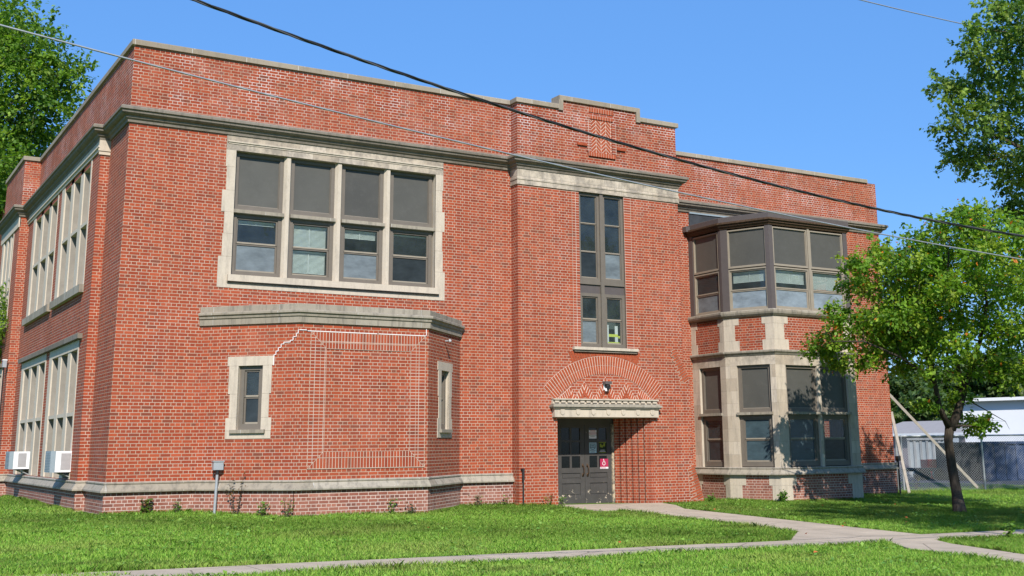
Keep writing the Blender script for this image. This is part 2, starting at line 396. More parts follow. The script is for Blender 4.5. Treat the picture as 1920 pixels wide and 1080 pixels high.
BIGW = (2.28, 7.12, 4.26, 7.0)
mb = MB()
front.panel(mb, [(0, 9.2, 0, TOP)], [BIGW], M['brick'], t=.22, revmat=M['stone_plain'])
mb.build('front_wall', B)
mb = MB()
g1 = (-6.45, -2.78); g2 = (-11.0, -7.05)
side.panel(mb, [(-12, -1.82, 0, CZ + .05)], [(g1[0], g1[1], 4.23, 6.965), (g2[0], g2[1], 4.23, 6.965), (g1[0], g1[1], 0.02, 2.8), (g2[0], g2[1], 0.02, 2.8)], M['brick'], t=.35, revmat=M['stone_side'])
Fr(-.2, 1.82, 0, 1.82).quad(mb, 0, .2, 0, CZ + .05, 0, M['brick'])
Fr(0, 1.82, 0, 0).quad(mb, 0, 1.82, 0, TOP, 0, M['brick'])
Fr(0, 12, 0, 1.82).quad(mb, 0, 10.18, CZ, TOP, 0, M['brick'])
# far projection of the side
Fr(-.45, 12, -.2, 12).quad(mb, 0, .45, 0, TOP, 0, M['brick'])
farf = Fr(-.45, 0, -.45, -1)
farf.panel(mb, [(-FAR, -12, 0, TOP)], [(-15.5, -13.1, 4.23, 7.0), (-15.5, -13.1, .02, 2.8)], M['brick'], t=.3, revmat=M['stone_side'])
mb.build('side_wall', B)
# entrance block
mb = MB()
DO = (10.27, 13.1, -1.1, 1.29); TW = (10.99, 12.37, 3.0, 6.93)
blockf.panel(mb, [(9.2, 14.15, ZB, 9.04), (10.47, 12.9, 8.9, 9.28)], [DO, TW], M['brick'], t=.01)
P = blockf.P
for a in (TW,):
    blockf.panel(mb, [a], [a], M['brick'], t=.16, revmat=M['alu'])
Fr(9.2, 0, 9.2, -.33).quad(mb, 0, .33, ZB, 9.04, 0, M['brick'])
Fr(14.15, -.33, 14.15, 2.1).quad(mb, 0, 2.43, ZB, 9.04, 0, M['brick'])
for (a, b, z) in ((9.2, 10.47, 9.0), (10.47, 12.9, 9.27), (12.9, 14.15, 9.0)):
    mb.poly([(a, -.33, z), (b, -.33, z), (b, 0.02, z), (a, 0.02, z)], M['brick'])
mb.poly([(9.2, .02, 8.9), (14.15, .02, 8.9), (14.15, .02, 9.0), (12.9, .02, 9.0), (12.9, .02, 9.27), (10.47, .02, 9.27), (10.47, .02, 9.0), (9.2, .02, 9.0)], M['brick'])
# door recess
DY = .62; DL, DR = 10.80, 12.56
mb.poly([P(DO[0], -1.1, -.01), P(DO[0], 1.29, -.01), (DL, DY, 1.29), (DL, DY, -1.1)], M['brick'])
nr = 6
mb.poly([(DR, DY, -1.1), (DO[1], -.33, -1.1), (DO[1], -.33, 1.29), (DR, DY, 1.29)], M['brick'])
sn = (-(DY + .33), -(DO[1] - DR)); sl = math.hypot(*sn); sn = (sn[0] / sl, sn[1] / sl)
for k in range(6):        # upright ribs of brick with narrow open grooves between them
    a, b = .04 + k * .155, .04 + k * .155 + .118
    p = [(DR + (DO[1] - DR) * t_, DY + (-.33 - DY) * t_) for t_ in (a, b)]
    o = .06
    mb.hexa([(p[0][0], p[0][1], -1.1), (p[1][0], p[1][1], -1.1), (p[1][0] + sn[0] * o, p[1][1] + sn[1] * o, -1.1), (p[0][0] + sn[0] * o, p[0][1] + sn[1] * o, -1.1),
             (p[0][0], p[0][1], 1.285), (p[1][0], p[1][1], 1.285), (p[1][0] + sn[0] * o, p[1][1] + sn[1] * o, 1.285), (p[0][0] + sn[0] * o, p[0][1] + sn[1] * o, 1.285)], M['brick'])
mb.poly([(DO[0], -.33, 1.29), (DO[1], -.33, 1.29), (DR, DY, 1.29), (DL, DY, 1.29)], M['stone_plain'])
mb.build('entrance_block', B)
# lower flared buttress on the right of the door
mb = MB()
pf = [(13.84, -1.15), (14.72, -1.15), (14.66, -.75), (14.52, -.3), (14.36, .16), (14.33, 2.25), (13.84, 3.1)]
w = .02
mb.poly([P(x, z, w) for x, z in pf], M['brick'])
for i in range(len(pf)):
    (x0, z0), (x1, z1) = pf[i], pf[(i + 1) % len(pf)]
    mb.poly([P(x1, z1, w), P(x0, z0, w), (x0, 1.9 if i in (1, 2, 3, 4, 5) and x0 > 14 else -.33, z0), (x1, 1.9 if i in (0, 1, 2, 3, 4) and x1 > 14 else -.33, z1)], M['brick'])
def brick_poly(mbb, fr, pts, w0, w1, mat):
    n = len(pts); mbb.poly([fr.P(u, z, w1) for u, z in pts], mat)
    for i in range(n):
        a, b = pts[i], pts[(i + 1) % n]
        mbb.poly([fr.P(a[0], a[1], w0), fr.P(b[0], b[1], w0), fr.P(b[0], b[1], w1), fr.P(a[0], a[1], w1)], mat)
def raked(x0, z0, x1, z1, L, n):     # bricks laid square to a raking edge
    dx, dz = x1 - x0, z1 - z0; D = math.hypot(dx, dz); ex, ez = dx / D, dz / D; nx, nz = ez, -ex
    if nx > 0: nx, nz = -nx, -nz
    m = max(1, int(D / (ROW)))
    for k in range(m):
        a, b = (k * D / m) + .008, ((k + 1) * D / m) - .008; l = L[k % 2] * (.55 + .45 * k / m)
        q = [(x0 + ex * a, z0 + ez * a), (x0 + ex * b, z0 + ez * b), (x0 + ex * b + nx * l, z0 + ez * b + nz * l), (x0 + ex * a + nx * l, z0 + ez * a + nz * l)]
        brick_poly(mb, blockf, q, w, w + .005, M['brick_one'])
        mb.poly([P(u, z, w + .003) for u, z in [(x0 + ex * (a - .012), z0 + ez * (a - .012)), (x0 + ex * (b + .012), z0 + ez * (b + .012)), (x0 + ex * (b + .012) + nx * (l + .012), z0 + ez * (b + .012) + nz * (l + .012)), (x0 + ex * (a - .012) + nx * (l + .012), z0 + ez * (a - .012) + nz * (l + .012))]], M['mortar_line'])
raked(13.86, 3.04, 14.31, 2.27, (.2, .3), 0)
raked(14.37, .13, 14.64, -.72, (.2, .42), 0)
mb.build('buttress', B)
# right wing
mb = MB()
wing.panel(mb, [(14.15, 24.4, 0, TOP)], [(16.43, 20.66, -.2, 4.1), (16.43, 20.66, 4.1, 6.6)], M['brick'], t=.02)
Fr(24.4, 2.1, 24.4, 22).quad(mb, 0, 19.9, ZB, TOP, 0, M['brick'])
mb.build('right_wing_wall', B)
# plinth
mb = MB(); pl_w = .03
def piece(name, fn):
    m_ = MB(); fn(m_); return m_.build(name, B)
for fr_, u0, u1 in ((Fr(-.2, 12, -.2, 1.82), 0, 10.18 + pl_w), (Fr(0, 1.82, 0, 0), 0, 1.82 + pl_w), (Fr(-.2, 1.82, 0, 1.82), -pl_w, .2 - pl_w), (Fr(-.45, FAR, -.45, 12), 0, FAR - 12 + pl_w), (Fr(-.45, 12, -.2, 12), -pl_w, .25),
                    (front, -pl_w, 1.7), (bl, 0, bl.L), (bf, -.0125, bf.L + .0125), (br, 0, br.L), (front, 7.8, 9.2)):
    fr_.quad(mb, u0, u1, ZB, -.1, pl_w, M['plinth'])
mb.build('plinth', B)
mb = MB(); wing.quad(mb, 20.7, 24.4 + pl_w, ZB, -.1, pl_w, M['plinth']); mb.build('plinth', B)
mb = MB(); wing.quad(mb, 14.15, 16.4, ZB, -.1, pl_w, M['plinth']); mb.build('plinth', B)
mb = MB()
for fr_ in (ba, bb, bc, bd, be):
    fr_.quad(mb, 0, fr_.L, ZB, -.1, 0, M['plinth'])
mb.build('plinth', B)
# bay walls
SW = (.92, 1.47, 1.0, 2.29)       # small window opening in the slanted faces
def tower_bay():
    mb = MB()
    bl.panel(mb, [(0, bl.L, 0, 3.2)], [SW], M['brick'], t=.2, revmat=M['stone_plain'])
    bf.quad(mb, 0, bf.L, 0, 3.2, 0, M['brick'])
    br.panel(mb, [(0, br.L, 0, 3.2)], [(.87, 1.42, 1.0, 2.29)], M['brick'], t=.2, revmat=M['stone_plain'])
    mb.build('bay_wall', B)
    mb = MB()      # framed brick field: soldier rows top and bottom, stacked rows left and right
    e = .012
    def strip(pts, mat): brick_poly(mb, bf, pts, 0, e, mat)
    x0, x1, z0, z1 = .25, 2.84, .21, 2.965; o = .34
    strip([(x0, z0), (x0 + o, z0 + o), (x0 + o, z1 - o), (x0, z1)], M['brick_stack'])
    strip([(x1, z0), (x1, z1), (x1 - o, z1 - o), (x1 - o, z0 + o)], M['brick_stack'])
    strip([(x0, z1), (x0 + o, z1 - o), (x1 - o, z1 - o), (x1, z1)], M['brick_soldier'])
    strip([(x0, z0), (x1, z0), (x1 - o, z0 + o), (x0 + o, z0 + o)], M['brick_soldier'])
    j = .009
    def line(a, b, t=j, m=M['mortar_line']):
        dx, dz = b[0] - a[0], b[1] - a[1]; L = math.hypot(dx, dz); nx, nz = -dz / L * t / 2, dx / L * t / 2
        brick_poly(mb, bf, [(a[0] + nx, a[1] + nz), (a[0] - nx, a[1] - nz), (b[0] - nx, b[1] - nz), (b[0] + nx, b[1] + nz)][::-1], e, e + .003, m)
    for k in (0, .215, o):
        for xx in (x0 + k, x1 - k): line((xx, z0 + k), (xx, z1 - k))
        line((x0 + k, z0 + k), (x1 - k, z0 + k)); line((x0 + k, z1 - k), (x1 - k, z1 - k))
    for a, b in (((x0, z0), (x0 + o, z0 + o)), ((x1, z0), (x1 - o, z0 + o)), ((x0, z1), (x0 + o, z1 - o)), ((x1, z1), (x1 - o, z1 - o))): line(a, b)
    mb.build('brick_border', B)
    mb = MB()      # white repointing that follows an old crack
    def seg(fr_, a, b, t=.015):
        u0, u1 = sorted((a[0], b[0])); v0, v1 = sorted((a[1], b[1])); fr_.box(mb, u0 - t / 2, u1 + t / 2, v0 - t / 2, v1 + t / 2, 0.013, .018, M['white_mortar'])
    seg(bl, (1.71, 2.29), (1.71, 2.50)); p = (1.71, 2.50); stp = [(.04, .07), (.05, .07), (.06, .07), (.03, .0), (.03, .035), (.14, .035), (.06, .07), (.05, .0), (.02, .07), (.04, .07)]
    for du, dz in stp:
        q = (p[0] + du, p[1]); seg(bl, p, q); r = (q[0], q[1] + dz)
        if dz: seg(bl, q, r)
        p = r
    seg(bl, p, (bl.L - .01, p[1]))
    mb.build('crack_repair', B); mb = MB()
    seg(bf, (.0, p[1]), (.16, p[1])); seg(bf, (.16, p[1]), (.16, 2.975)); seg(bf, (.16, 2.975), (2.86, 2.975)); seg(bf, (2.86, 2.975), (2.86, 3.12)); seg(bf, (1.72, 2.975), (1.73, 2.975))
    for k, zz in ((1.5, .03), (2.2, -.035)): pass
    mb.build('crack_repair', B)
tower_bay()
# mouldings
mb = MB()
cprof = [(-.1, 7.66), (.21, 7.64), (.235, 7.61), (.235, 7.56), (.20, 7.545), (.19, 7.50), (.15, 7.47), (.10, 7.455), (.09, 7.41), (.05, 7.38), (.04, 7.33), (-.02, 7.33)]
moulding(mb, [(-.45, FAR), (-.45, 12), (-.2, 12), (-.2, 1.82), (0, 1.82), (0, 0), (9.2, 0), (9.2, -.33), (14.15, -.33), (14.15, .2)], cprof, M['cornice']); mb.build('cornice', B); mb = MB()
moulding(mb, [(14.15, 2.1), (24.4, 2.1), (24.4, 2.9)], cprof, M['cornice']); mb.build('cornice', B); mb = MB()
mb.poly([(-.2, 12, 7.655), (-.2, 1.8, 7.655), (0.02, 1.8, 7.655), (0.02, 12, 7.655)], M['cornice'])
mb.build('cornice_shelf', B)
mb = MB()
kp = [(-.32, 9.147), (.05, 9.147), (.055, 9.13), (.055, 9.03), (.0, 9.02), (-.02, 9.02)]
moulding(mb, [(0, 12.25), (0, 0), (9.2, 0), (9.2, -.33), (10.42, -.33)], kp, M['coping'])
mb.build('coping', B); mb = MB()
moulding(mb, [(-.45, FAR), (-.45, 12), (0, 12)], kp, M['coping'])
mb.build('coping', B); mb = MB()
moulding(mb, [(12.95, -.33), (14.17, -.33), (14.17, .05)], kp, M['coping'])
mb.build('coping', B); mb = MB()
moulding(mb, [(14.16, 2.1), (24.0, 2.1)], kp, M['coping'])
mb.build('coping', B); mb = MB()
up = [(-.35, 9.39), (.05, 9.39), (.055, 9.38), (.055, 9.27), (-.35, 9.27)]
moulding(mb, [(10.42, -.33), (12.95, -.33)], up, M['coping'])
for x0, x1 in ((10.40, 10.53), (12.83, 12.95)):
    mb.box((x0, -.387, 9.0), (x1, .02, 9.27), M['coping'])
mb.build('coping', B); mb = MB()
moulding(mb, [(24.4, 12), (24.4, 22)], kp, M['coping'])
mb.build('coping', B)
mb = MB()
lprof = [(-.02, .0), (.035, -.002), (.045, -.012), (.045, -.035), (.03, -.05), (.10, -.15), (.11, -.165), (.11, -.195), (.02, -.205)]
moulding(mb, [(-.45, FAR), (-.45, 12), (-.2, 12), (-.2, 1.82), (0, 1.82), (0, 0), bay1[0], bay1[1], bay1[2], bay1[3], (9.2, 0)], lprof, M['ledge']); mb.build('ledge', B); mb = MB()
moulding(mb, bay2 + [(24.4, 2.1), (24.4, 3)], lprof, M['ledge'])
mb.build('ledge', B)
mb = MB()
b1p = [(-.25, 3.53), (.035, 3.53), (.04, 3.52), (.04, 3.415), (.11, 3.40), (.12, 3.385), (.12, 3.345), (.085, 3.325), (.075, 3.275), (.05, 3.262), (.045, 3.14), (0, 3.13)]
moulding(mb, bay1, b1p, M['ledge'])
mb.poly([(1.7, .0, 3.50), (3.28, -1.6, 3.50), (6.2, -1.6, 3.50), (7.8, 0, 3.50)], M['slate'])
mb.build('bay_cornice', B)
mb = MB()
moulding(mb, bay2, [(-.1, 4.23), (.10, 4.22), (.12, 4.20), (.12, 4.15), (.10, 4.10), (.05, 4.05), (.0, 4.03)], M['ledge'])
moulding(mb, bay2, [(-.1, 3.13), (.08, 3.12), (.09, 3.10), (.085, 3.06), (.05, 3.03), (.02, 2.99), (.0, 2.985)], M['ledge'])
mb.build('bay_string_course', B)
# stone dressings ---------------------------------------------------------
mb = MB()
S = M['stone_plain']
u0, u1, z0, z1 = BIGW
qs = [(.10, 7.0, 6.62), (.07, 6.62, 6.1), (.15, 6.1, 5.62), (.08, 5.62, 5.15), (.10, 5.15, 4.65), (.17, 4.65, 3.98)]
for (ex, a, b) in qs:
    front.box(mb, u0 - .12 - ex, u0, b + .003, a, -.02, .012, S); front.box(mb, u1, u1 + .12 + ex * .8, b + .003, a, -.02, .012, S)
front.box(mb, u0 - .22, u1 + .2, 7.0, 7.34, -.02, .014, M['stone'])
front.box(mb, u0 - .20, u1 + .18, 7.17, 7.20, .014, .05, S); front.box(mb, u0 - .18, u1 + .16, 7.135, 7.17, .014, .028, S)
front.box(mb, u0, u1, 3.98, z0 - .14, -.02, .012, S)
front.box(mb, u0 - .08, u1 + .08, z0 - .14, z0, -.02, .09, M['stone_plain']); front.box(mb, u0 - .08, u1 + .08, z0 - .17, z0 - .14, -.02, .05, M['cornice'])
mb.build('window_surround', B)
mb = MB(); pitch = (u1 - u0) / 4
for k in (1, 2, 3):
    c = u0 + pitch * k
    for (s0, s1) in ((.085, .06),):
        a = [(c - s0, -.10), (c - s1 + .02, -.02), (c + s1 - .02, -.02), (c + s0, -.10), (c + s0, -.22), (c - s0, -.22)]
        for i in range(len(a)):
            p, q = a[i], a[(i + 1) % len(a)]
            mb.poly([front.P(p[0], z0, p[1]), front.P(q[0], z0, q[1]), front.P(q[0], z1, q[1]), front.P(p[0], z1, p[1])], S)
TR = 5.63
for k in range(4):
    front.box(mb, u0 + pitch * k + (.0 if k == 0 else .075), u0 + pitch * (k + 1) - (.0 if k == 3 else .075), TR, TR + .075, -.2, -.015, M['ledge'])
mb.build('window_mullions', B)
# generic window: outer frame mesh + sub-parts
def window(fr_, a, b, z0, z1, w, rows, fm, bw=.05, rail=.035, blinds=None, depth=.07, mid=None, name='window'):
    """rows, from the top: (kind, z_low) ; kind: shade | glass | film ..."""
    mb = MB()
    fr_.box(mb, a, a + bw, z0, z1, w - depth, w, fm); fr_.box(mb, b - bw, b, z0, z1, w - depth, w, fm)
    fr_.box(mb, a + bw, b - bw, z1 - bw, z1, w - depth, w, fm); fr_.box(mb, a + bw, b - bw, z0, z0 + bw * 1.3, w - depth, w, fm)
    f = mb.build(name, B)
    top = z1 - bw; lo = z0 + bw * 1.3; A, C = a + bw, b - bw
    for i, (kind, zl) in enumerate(rows):
        zl = max(zl, lo)
        ww = w - .028 if i % 2 == 0 or kind == 'shade' else w - .042
        sb = MB(); sr = rail if kind != 'shade' else .014
        fr_.box(sb, A, A + sr, zl, top, ww - .03, ww, M['alu'] if fm is M['alu'] else fm); fr_.box(sb, C - sr, C, zl, top, ww - .03, ww, M['alu'] if fm is M['alu'] else fm)
        fr_.box(sb, A + sr, C - sr, top - sr, top, ww - .03, ww, fm); fr_.box(sb, A + sr, C - sr, zl, zl + sr, ww - .03, ww, M['alu_light'])
        so = sb.build('sash', f)
        pb = MB(); fr_.quad(pb, A + sr, C - sr, zl + sr, top - sr, ww - .02, {'shade': M['shade'], 'glass': M['glass'], 'film': M['film'], 'dark': M['film_dark'], 'pale': M['film_pale'], 'plastic': M['plastic'], 'open': M['glass']}[kind])
        pb.build('shade_panel' if kind == 'shade' else 'pane', f)
        if blinds and i in blinds:
            zb = blinds[i]; bb_ = MB(); z = top - sr - .01
            fr_.box(bb_, A + sr, C - sr, z - .03, z, ww - .13, ww - .08, M['blind']); z -= .045
            while z > zb:
                t = .011
                bb_.poly([fr_.P(A + sr + .01, z - t, ww - .095), fr_.P(C - sr - .01, z - t, ww - .095), fr_.P(C - sr - .01, z + t, ww - .115), fr_.P(A + sr + .01, z + t, ww - .115)], M['blind'])
                z -= .026
            cx = (A + C) / 2; fr_.box(bb_, cx - .006, cx + .006, zb, top - sr, ww - .088, ww - .082, M['white'])
            bb_.build('blind', f)
        top = zl
    return f
fw = -.12
rowsets = [
    ([('glass', 4.98), ('film', 0)], {0: 5.42}), ([('glass', 4.98), ('film', 0)], {0: 5.0, 1: 4.44}),
    ([('glass', 4.98), ('film', 0)], {0: 5.30}), ([('glass', 4.98), ('dark', 0)], {0: 5.50})]
for k in range(4):
    a = u0 + pitch * k + (.03 if k == 0 else .085); b = u0 + pitch * (k + 1) - (.03 if k == 3 else .085)
    window(front, a, b, TR + .075, z1, fw, [('shade', 0)], M['alu'], bw=.085)
    rr, bl_ = rowsets[k]
    if k == 1: rr = [('glass', 4.98), ('glass', 0)]
    window(front, a, b, z0, TR, fw, rr, M['alu'], bw=.085, blinds=bl_)
# small slit windows in the bay
def small_window(fr_, off):
    mb = MB(); a, b = SW[0] + off, SW[1] + off
    fr_.box(mb, a - .25, b + .24, 2.29, 2.48, -.02, .014, S)
    for (e, t, l) in ((.21, 2.287, 1.72), (.17, 1.717, 1.24), (.24, 1.237, .98)):
        fr_.box(mb, a - e, a, l, t, -.02, .014, S); fr_.box(mb, b, b + e * .95, l, t, -.02, .014, S)
    fr_.box(mb, a - .24, b + .22, .82, .977, -.02, .014, S)
    fr_.box(mb, a - .12, b + .10, .93, 1.0, .014, .07, M['ledge'])
    mb.build('small_window_surround', B)
    window(fr_, a + .01, b - .01, 1.0, 2.29, -.07, [('glass', 1.66), ('dark', 0)], M['alu'], bw=.09)
small_window(bl, 0); small_window(br, -.05)
# side windows
mb = MB()
def side_group(fr_, ua, ub, zl, zh, n, tr, mb, proud=.012):
    """stone frame with deep mullions, ua<ub along u"""
    jw = .12; p = (ub - ua) / n
    fr_.box(mb, ub - .02, ub + .10, zl, zh + .0, -.33, proud, M['stone_side'])
    for k in range(0, n):
        c0 = ua + p * k - (.0 if k == 0 else 0); wd = .36 if k else .40
        fr_.box(mb, c0, c0 + wd, zl, zh, -.33, -.0 if k else proud, M['stone_side'])
        fr_.box(mb, c0 + wd, c0 + wd + .012, zl + .01, zh - .01, -.32, -.025, M['cheek'])
    for k in range(n):
        fr_.box(mb, ua + p * k + .36, ua + p * (k + 1) if k < n - 1 else ub - .02, tr - .04, tr + .04, -.3, -.004, M['stone_side'])
for (g, zl, zh, tr) in ((g1, 4.23, 7.09, 5.67), (g2, 4.23, 7.09, 5.67), (g1, .02, 2.8, 1.4), (g2, .02, 2.8, 1.4)):
    side_group(side, g[0], g[1], zl, zh, 3, tr, mb)
side_group(farf, -15.5, -13.1, 4.23, 7.0, 3, 5.67, mb); side_group(farf, -15.5, -13.1, .02, 2.8, 3, 1.4, mb)
for g in (g1, g2):
    side.box(mb, g[0] - .06, g[1] + .12, 4.05, 4.23, -.02, .10, M['ledge']); side.box(mb, g[0], g[1] + .1, 2.8, 3.0, -.02, .012, M['stone_side'])
side.box(mb, -11.15, -2.4, 3.01, 3.12, -.02, .10, M['cornice'])
farf.box(mb, -15.6, -13., 4.05, 4.23, -.02, .10, M['ledge']); farf.box(mb, -15.5, -13., 2.8, 3.0, -.02, .012, M['stone_side']); farf.box(mb, -15.6, -12.9, 3.01, 3.12, -.02, .10, M['cornice'])
# side frieze, its return and moulding
side.box(mb, -12, -1.82, 7.09, 7.335, -.02, .03, M['stone_side']); side.box(mb, -12, -1.78, 7.16, 7.20, .03, .06, M['stone_side'])
mb.box((-.24, 1.785, 7.0), (.0, 1.82, 7.335), M['stone_plain']); mb.box((-.26, 1.765, 7.08), (.0, 1.785, 7.13), M['stone_plain'])
farf.box(mb, -FAR, -12, 7.02, 7.335, -.02, .03, M['stone_side'])
mb.build('side_window_stonework', B)
for fr_, gs in ((side, (g1, g2)), (farf, ((-15.5, -13.1),))):
    for g in gs:
        p = (g[1] - g[0]) / 3
        for k in range(3):
            a = g[0] + p * k + (.36 if k else .40); b = g[0] + p * (k + 1) if k < 2 else g[1] - .02
            for (zl, zh, rw) in ((5.71, 7.07, [('shade', 0)]), (4.23, 5.63, [('glass', 4.9), ('dark', 0)]), (1.44, 2.8, [('shade', 0)]), (.02, 1.36, [('glass', .7), ('dark', 0)])):
                window(fr_, a, b, zl, zh, -.20, rw, M['alu_light'], bw=.05, depth=.1)
# entrance block stonework: frieze, sill, lintel
mb = MB()
fp = [(.012, 7.335), (.02, 7.33), (.02, 7.12), (.035, 7.10), (.035, 7.06), (.02, 7.045), (.02, 6.99), (.03, 6.985), (.03, 6.935), (0, 6.93)]
moulding(mb, [(9.2, 0), (9.2, -.33), (14.15, -.33), (14.15, .3)], fp, M['stone'])
mb.build('entrance_frieze', B)
mb = MB()
blockf.box(mb, 10.73, 12.67, 2.93, 3.0, -.1, .10, M['stone_plain']); blockf.box(mb, 10.76, 12.64, 2.88, 2.93, -.1, .06, M['cornice'])
mb.build('window_sill', B)
mb = MB()
blockf.box(mb, 10.12, 13.22, 1.295, 1.50, -.3, .12, S)                    # lintel body
blockf.box(mb, 10.06, 13.27, 1.50, 1.535, -.05, .165, M['ledge']); blockf.box(mb, 10.04, 13.29, 1.535, 1.585, -.05, .20, M['ledge']); blockf.box(mb, 10.08, 13.25, 1.585, 1.61, -.05, .15, M['ledge'])
blockf.box(mb, 10.10, 13.23, 1.61, 1.72, -.05, .07, S)
nd = 17
for k in range(nd):
    u = 10.12 + (3.1) * (k + .15) / nd
    blockf.box(mb, u, u + .12, 1.64, 1.705, .07, .105, S)
blockf.box(mb, 10.10, 13.23, 1.705, 1.735, .0, .135, S)
for k in range(7):
    u = 10.34 + k * .446; pts = [(u - .06, 1.48), (u + .06, 1.48), (u + .06, 1.40), (u + .035, 1.36), (u, 1.345), (u - .035, 1.36), (u - .06, 1.40)]
    brick_poly(mb, blockf, pts[::-1], .12, .138, S)
mb.build('door_lintel', B)
# brick arch above the door
mb = MB()
ac = (11.69, 0.); xa, za, zt, hw = 11.69, 1.78, 2.79, 1.80     # outer rise
R = ((hw) ** 2 + (zt - 1.99) ** 2) / (2 * (zt - 1.99)); cz = zt - R
th0 = math.asin(hw / R)
r_out, r_mid, r_in = R, R - .215, R - .43
def arc_pts(r, n=40): return [(xa + r * math.sin(-th0 + 2 * th0 * i / n), cz + r * math.cos(-th0 + 2 * th0 * i / n)) for i in range(n + 1)]
o_, i_ = arc_pts(r_out + .006), arc_pts(r_in - .006)
for k in range(40):
    mb.poly([blockf.P(*i_[k], .004), blockf.P(*i_[k + 1], .004), blockf.P(*o_[k + 1], .004), blockf.P(*o_[k], .004)], M['mortar'])
nb = 50
for ring, (ra, rb) in enumerate(((r_in, r_mid - .010), (r_mid, r_out))):
    for k in range(nb):
        t0 = -th0 + 2 * th0 * (k + .12) / nb; t1 = -th0 + 2 * th0 * (k + .88) / nb
        brick_poly(mb, blockf, [(xa + ra * math.sin(t0), cz + ra * math.cos(t0)), (xa + ra * math.sin(t1), cz + ra * math.cos(t1)), (xa + rb * math.sin(t1), cz + rb * math.cos(t1)), (xa + rb * math.sin(t0), cz + rb * math.cos(t0))], .002, .012, M['brick_one'])
# flat soldier bricks between arch and sill
def clip(poly, inside, inter):
    out = []
    for i in range(len(poly)):
        a, b = poly[i], poly[(i + 1) % len(poly)]
        ia, ib = inside(a), inside(b)
        if ia: out.append(a)
        if ia != ib: out.append(inter(a, b))
    return out
def clip_rect(poly, x0, x1, z0, z1):
    for ax, v, s in ((0, x0, 1), (0, x1, -1), (1, z0, 1), (1, z1, -1)):
        if len(poly) < 3: return []
        poly = clip(poly, lambda p: (p[ax] - v) * s >= 0, lambda a, b: tuple(a[i] + (b[i] - a[i]) * ((v - a[ax]) / (b[ax] - a[ax])) for i in (0, 1)))
    return poly if len(poly) > 2 else []
nf = 34
for k in range(nf):
    t0 = -.50 + 1.0 * (k + .09) / nf; t1 = -.50 + 1.0 * (k + .91) / nf
    def top(t): r = (2.878 - cz) / math.cos(t); return (xa + r * math.sin(t), 2.878)
    a, b = (xa + (R + .012) * math.sin(t0), cz + (R + .012) * math.cos(t0)), (xa + (R + .012) * math.sin(t1), cz + (R + .012) * math.cos(t1))
    c, d = top(t1), top(t0)
    if a[1] < 2.86 and b[1] < 2.86 and c[0] - xa < 1.1 and xa - d[0] < 1.1:
        brick_poly(mb, blockf, [a, b, c, d], .002, .010, M['brick_one'])
# chevrons in the tympanum
pk = [(10.30, 1.74), (10.66, 2.02), (10.80, 1.76), (11.06, 2.14), (11.37, 1.76), (11.69, 2.27), (12.03, 1.76), (12.32, 2.14), (12.60, 1.76), (12.73, 2.02), (13.09, 1.74)]
for (p, q) in zip(pk, pk[1:]):
    dx, dz = q[0] - p[0], q[1] - p[1]; n = max(3, int(abs(dx) / .048 + .5)); H = .20
    sgn = -1
    mb.poly([blockf.P(*c_, .003) for c_ in [(p[0], p[1] - H), (q[0], q[1] - H), (q[0], q[1] + .012), (p[0], p[1] + .012)]], M['mortar'])
    for k in range(n):
        a, b = k / n + .09 / n * 1.6, (k + 1) / n - .09 / n * 1.6
        sk = .10 * (1 if dz > 0 else -1)      # bricks lean square to the band
        pts = [(p[0] + dx * a, p[1] + dz * a), (p[0] + dx * b, p[1] + dz * b), (p[0] + dx * b + sk * .9, p[1] + dz * b - H + .0), (p[0] + dx * a + sk * .9, p[1] + dz * a - H)]
        lo_, hi_ = min(p[0], q[0]), max(p[0], q[0])
        pts = clip_rect(pts, lo_, hi_, 1.735, 3.)
        if pts: brick_poly(mb, blockf, pts[::-1], .003, .010, M['brick_one'])
mb.build('brick_arch', B)
# herringbone panel in the parapet
mb = MB(); hx0, hx1, hz0, hz1 = 11.40, 12.04, 8.02, 8.90
mb.poly([blockf.P(a, b, .004) for a, b in ((hx0, hz0), (hx1, hz0), (hx1, hz1), (hx0, hz1))], M['mortar'])
bw_, bh_ = .0720, .216
for i in range(-12, 16):
    for j in range(-14, 26):
        for s in (0, 1):
            # zigzag columns: alternate leaning bricks
            cx = hx0 + i * .153 + (0 if s == 0 else .0765); czz = hz0 + j * .102 + (.0 if s == 0 else 0)
            ang = math.radians(45 if (i % 2 == 0) else -45)
            if s: continue
            hw_, hh_ = .103, .027
            pts = [(cx + .0765 + (du * math.cos(ang) - dv * math.sin(ang)), czz + (du * math.sin(ang) + dv * math.cos(ang))) for du, dv in ((-hw_ * 1.25, -hh_), (hw_ * 1.25, -hh_), (hw_ * 1.25, hh_), (-hw_ * 1.25, hh_))]
            pts = clip_rect(pts, cx + .007, cx + .146, -99, 99)
            if pts: pts = clip_rect(pts, hx0, hx1, hz0, hz1)
            if pts: brick_poly(mb, blockf, pts, .004, .012, M['brick_one'])
def row_sold(x0, x1, z0, z1, w1, n):
    mb.poly([blockf.P(a, b, w1 - .008) for a, b in ((x0, z0), (x1, z0), (x1, z1), (x0, z1))], M['mortar'])
    for k in range(n):
        a, b = x0 + (x1 - x0) * (k + .08) / n, x0 + (x1 - x0) * (k + .92) / n
        brick_poly(mb, blockf, [(a, z0), (b, z0), (b, z1), (a, z1)], 0, w1, M['brick_one'])
row_sold(11.30, 12.14, 7.90, 8.01, .05, 11); row_sold(11.36, 12.08, 8.90, 8.99, .035, 9); row_sold(11.33, 12.11, 9.08, 9.20, .02, 10)
for x0, x1, za_, zb_ in ((11.26, 11.39, 7.90, 8.84), (12.05, 12.18, 7.90, 8.84)):
    blockf.box(mb, x0, x1, za_ + .11, zb_, 0, .028, M['brick_stack'])
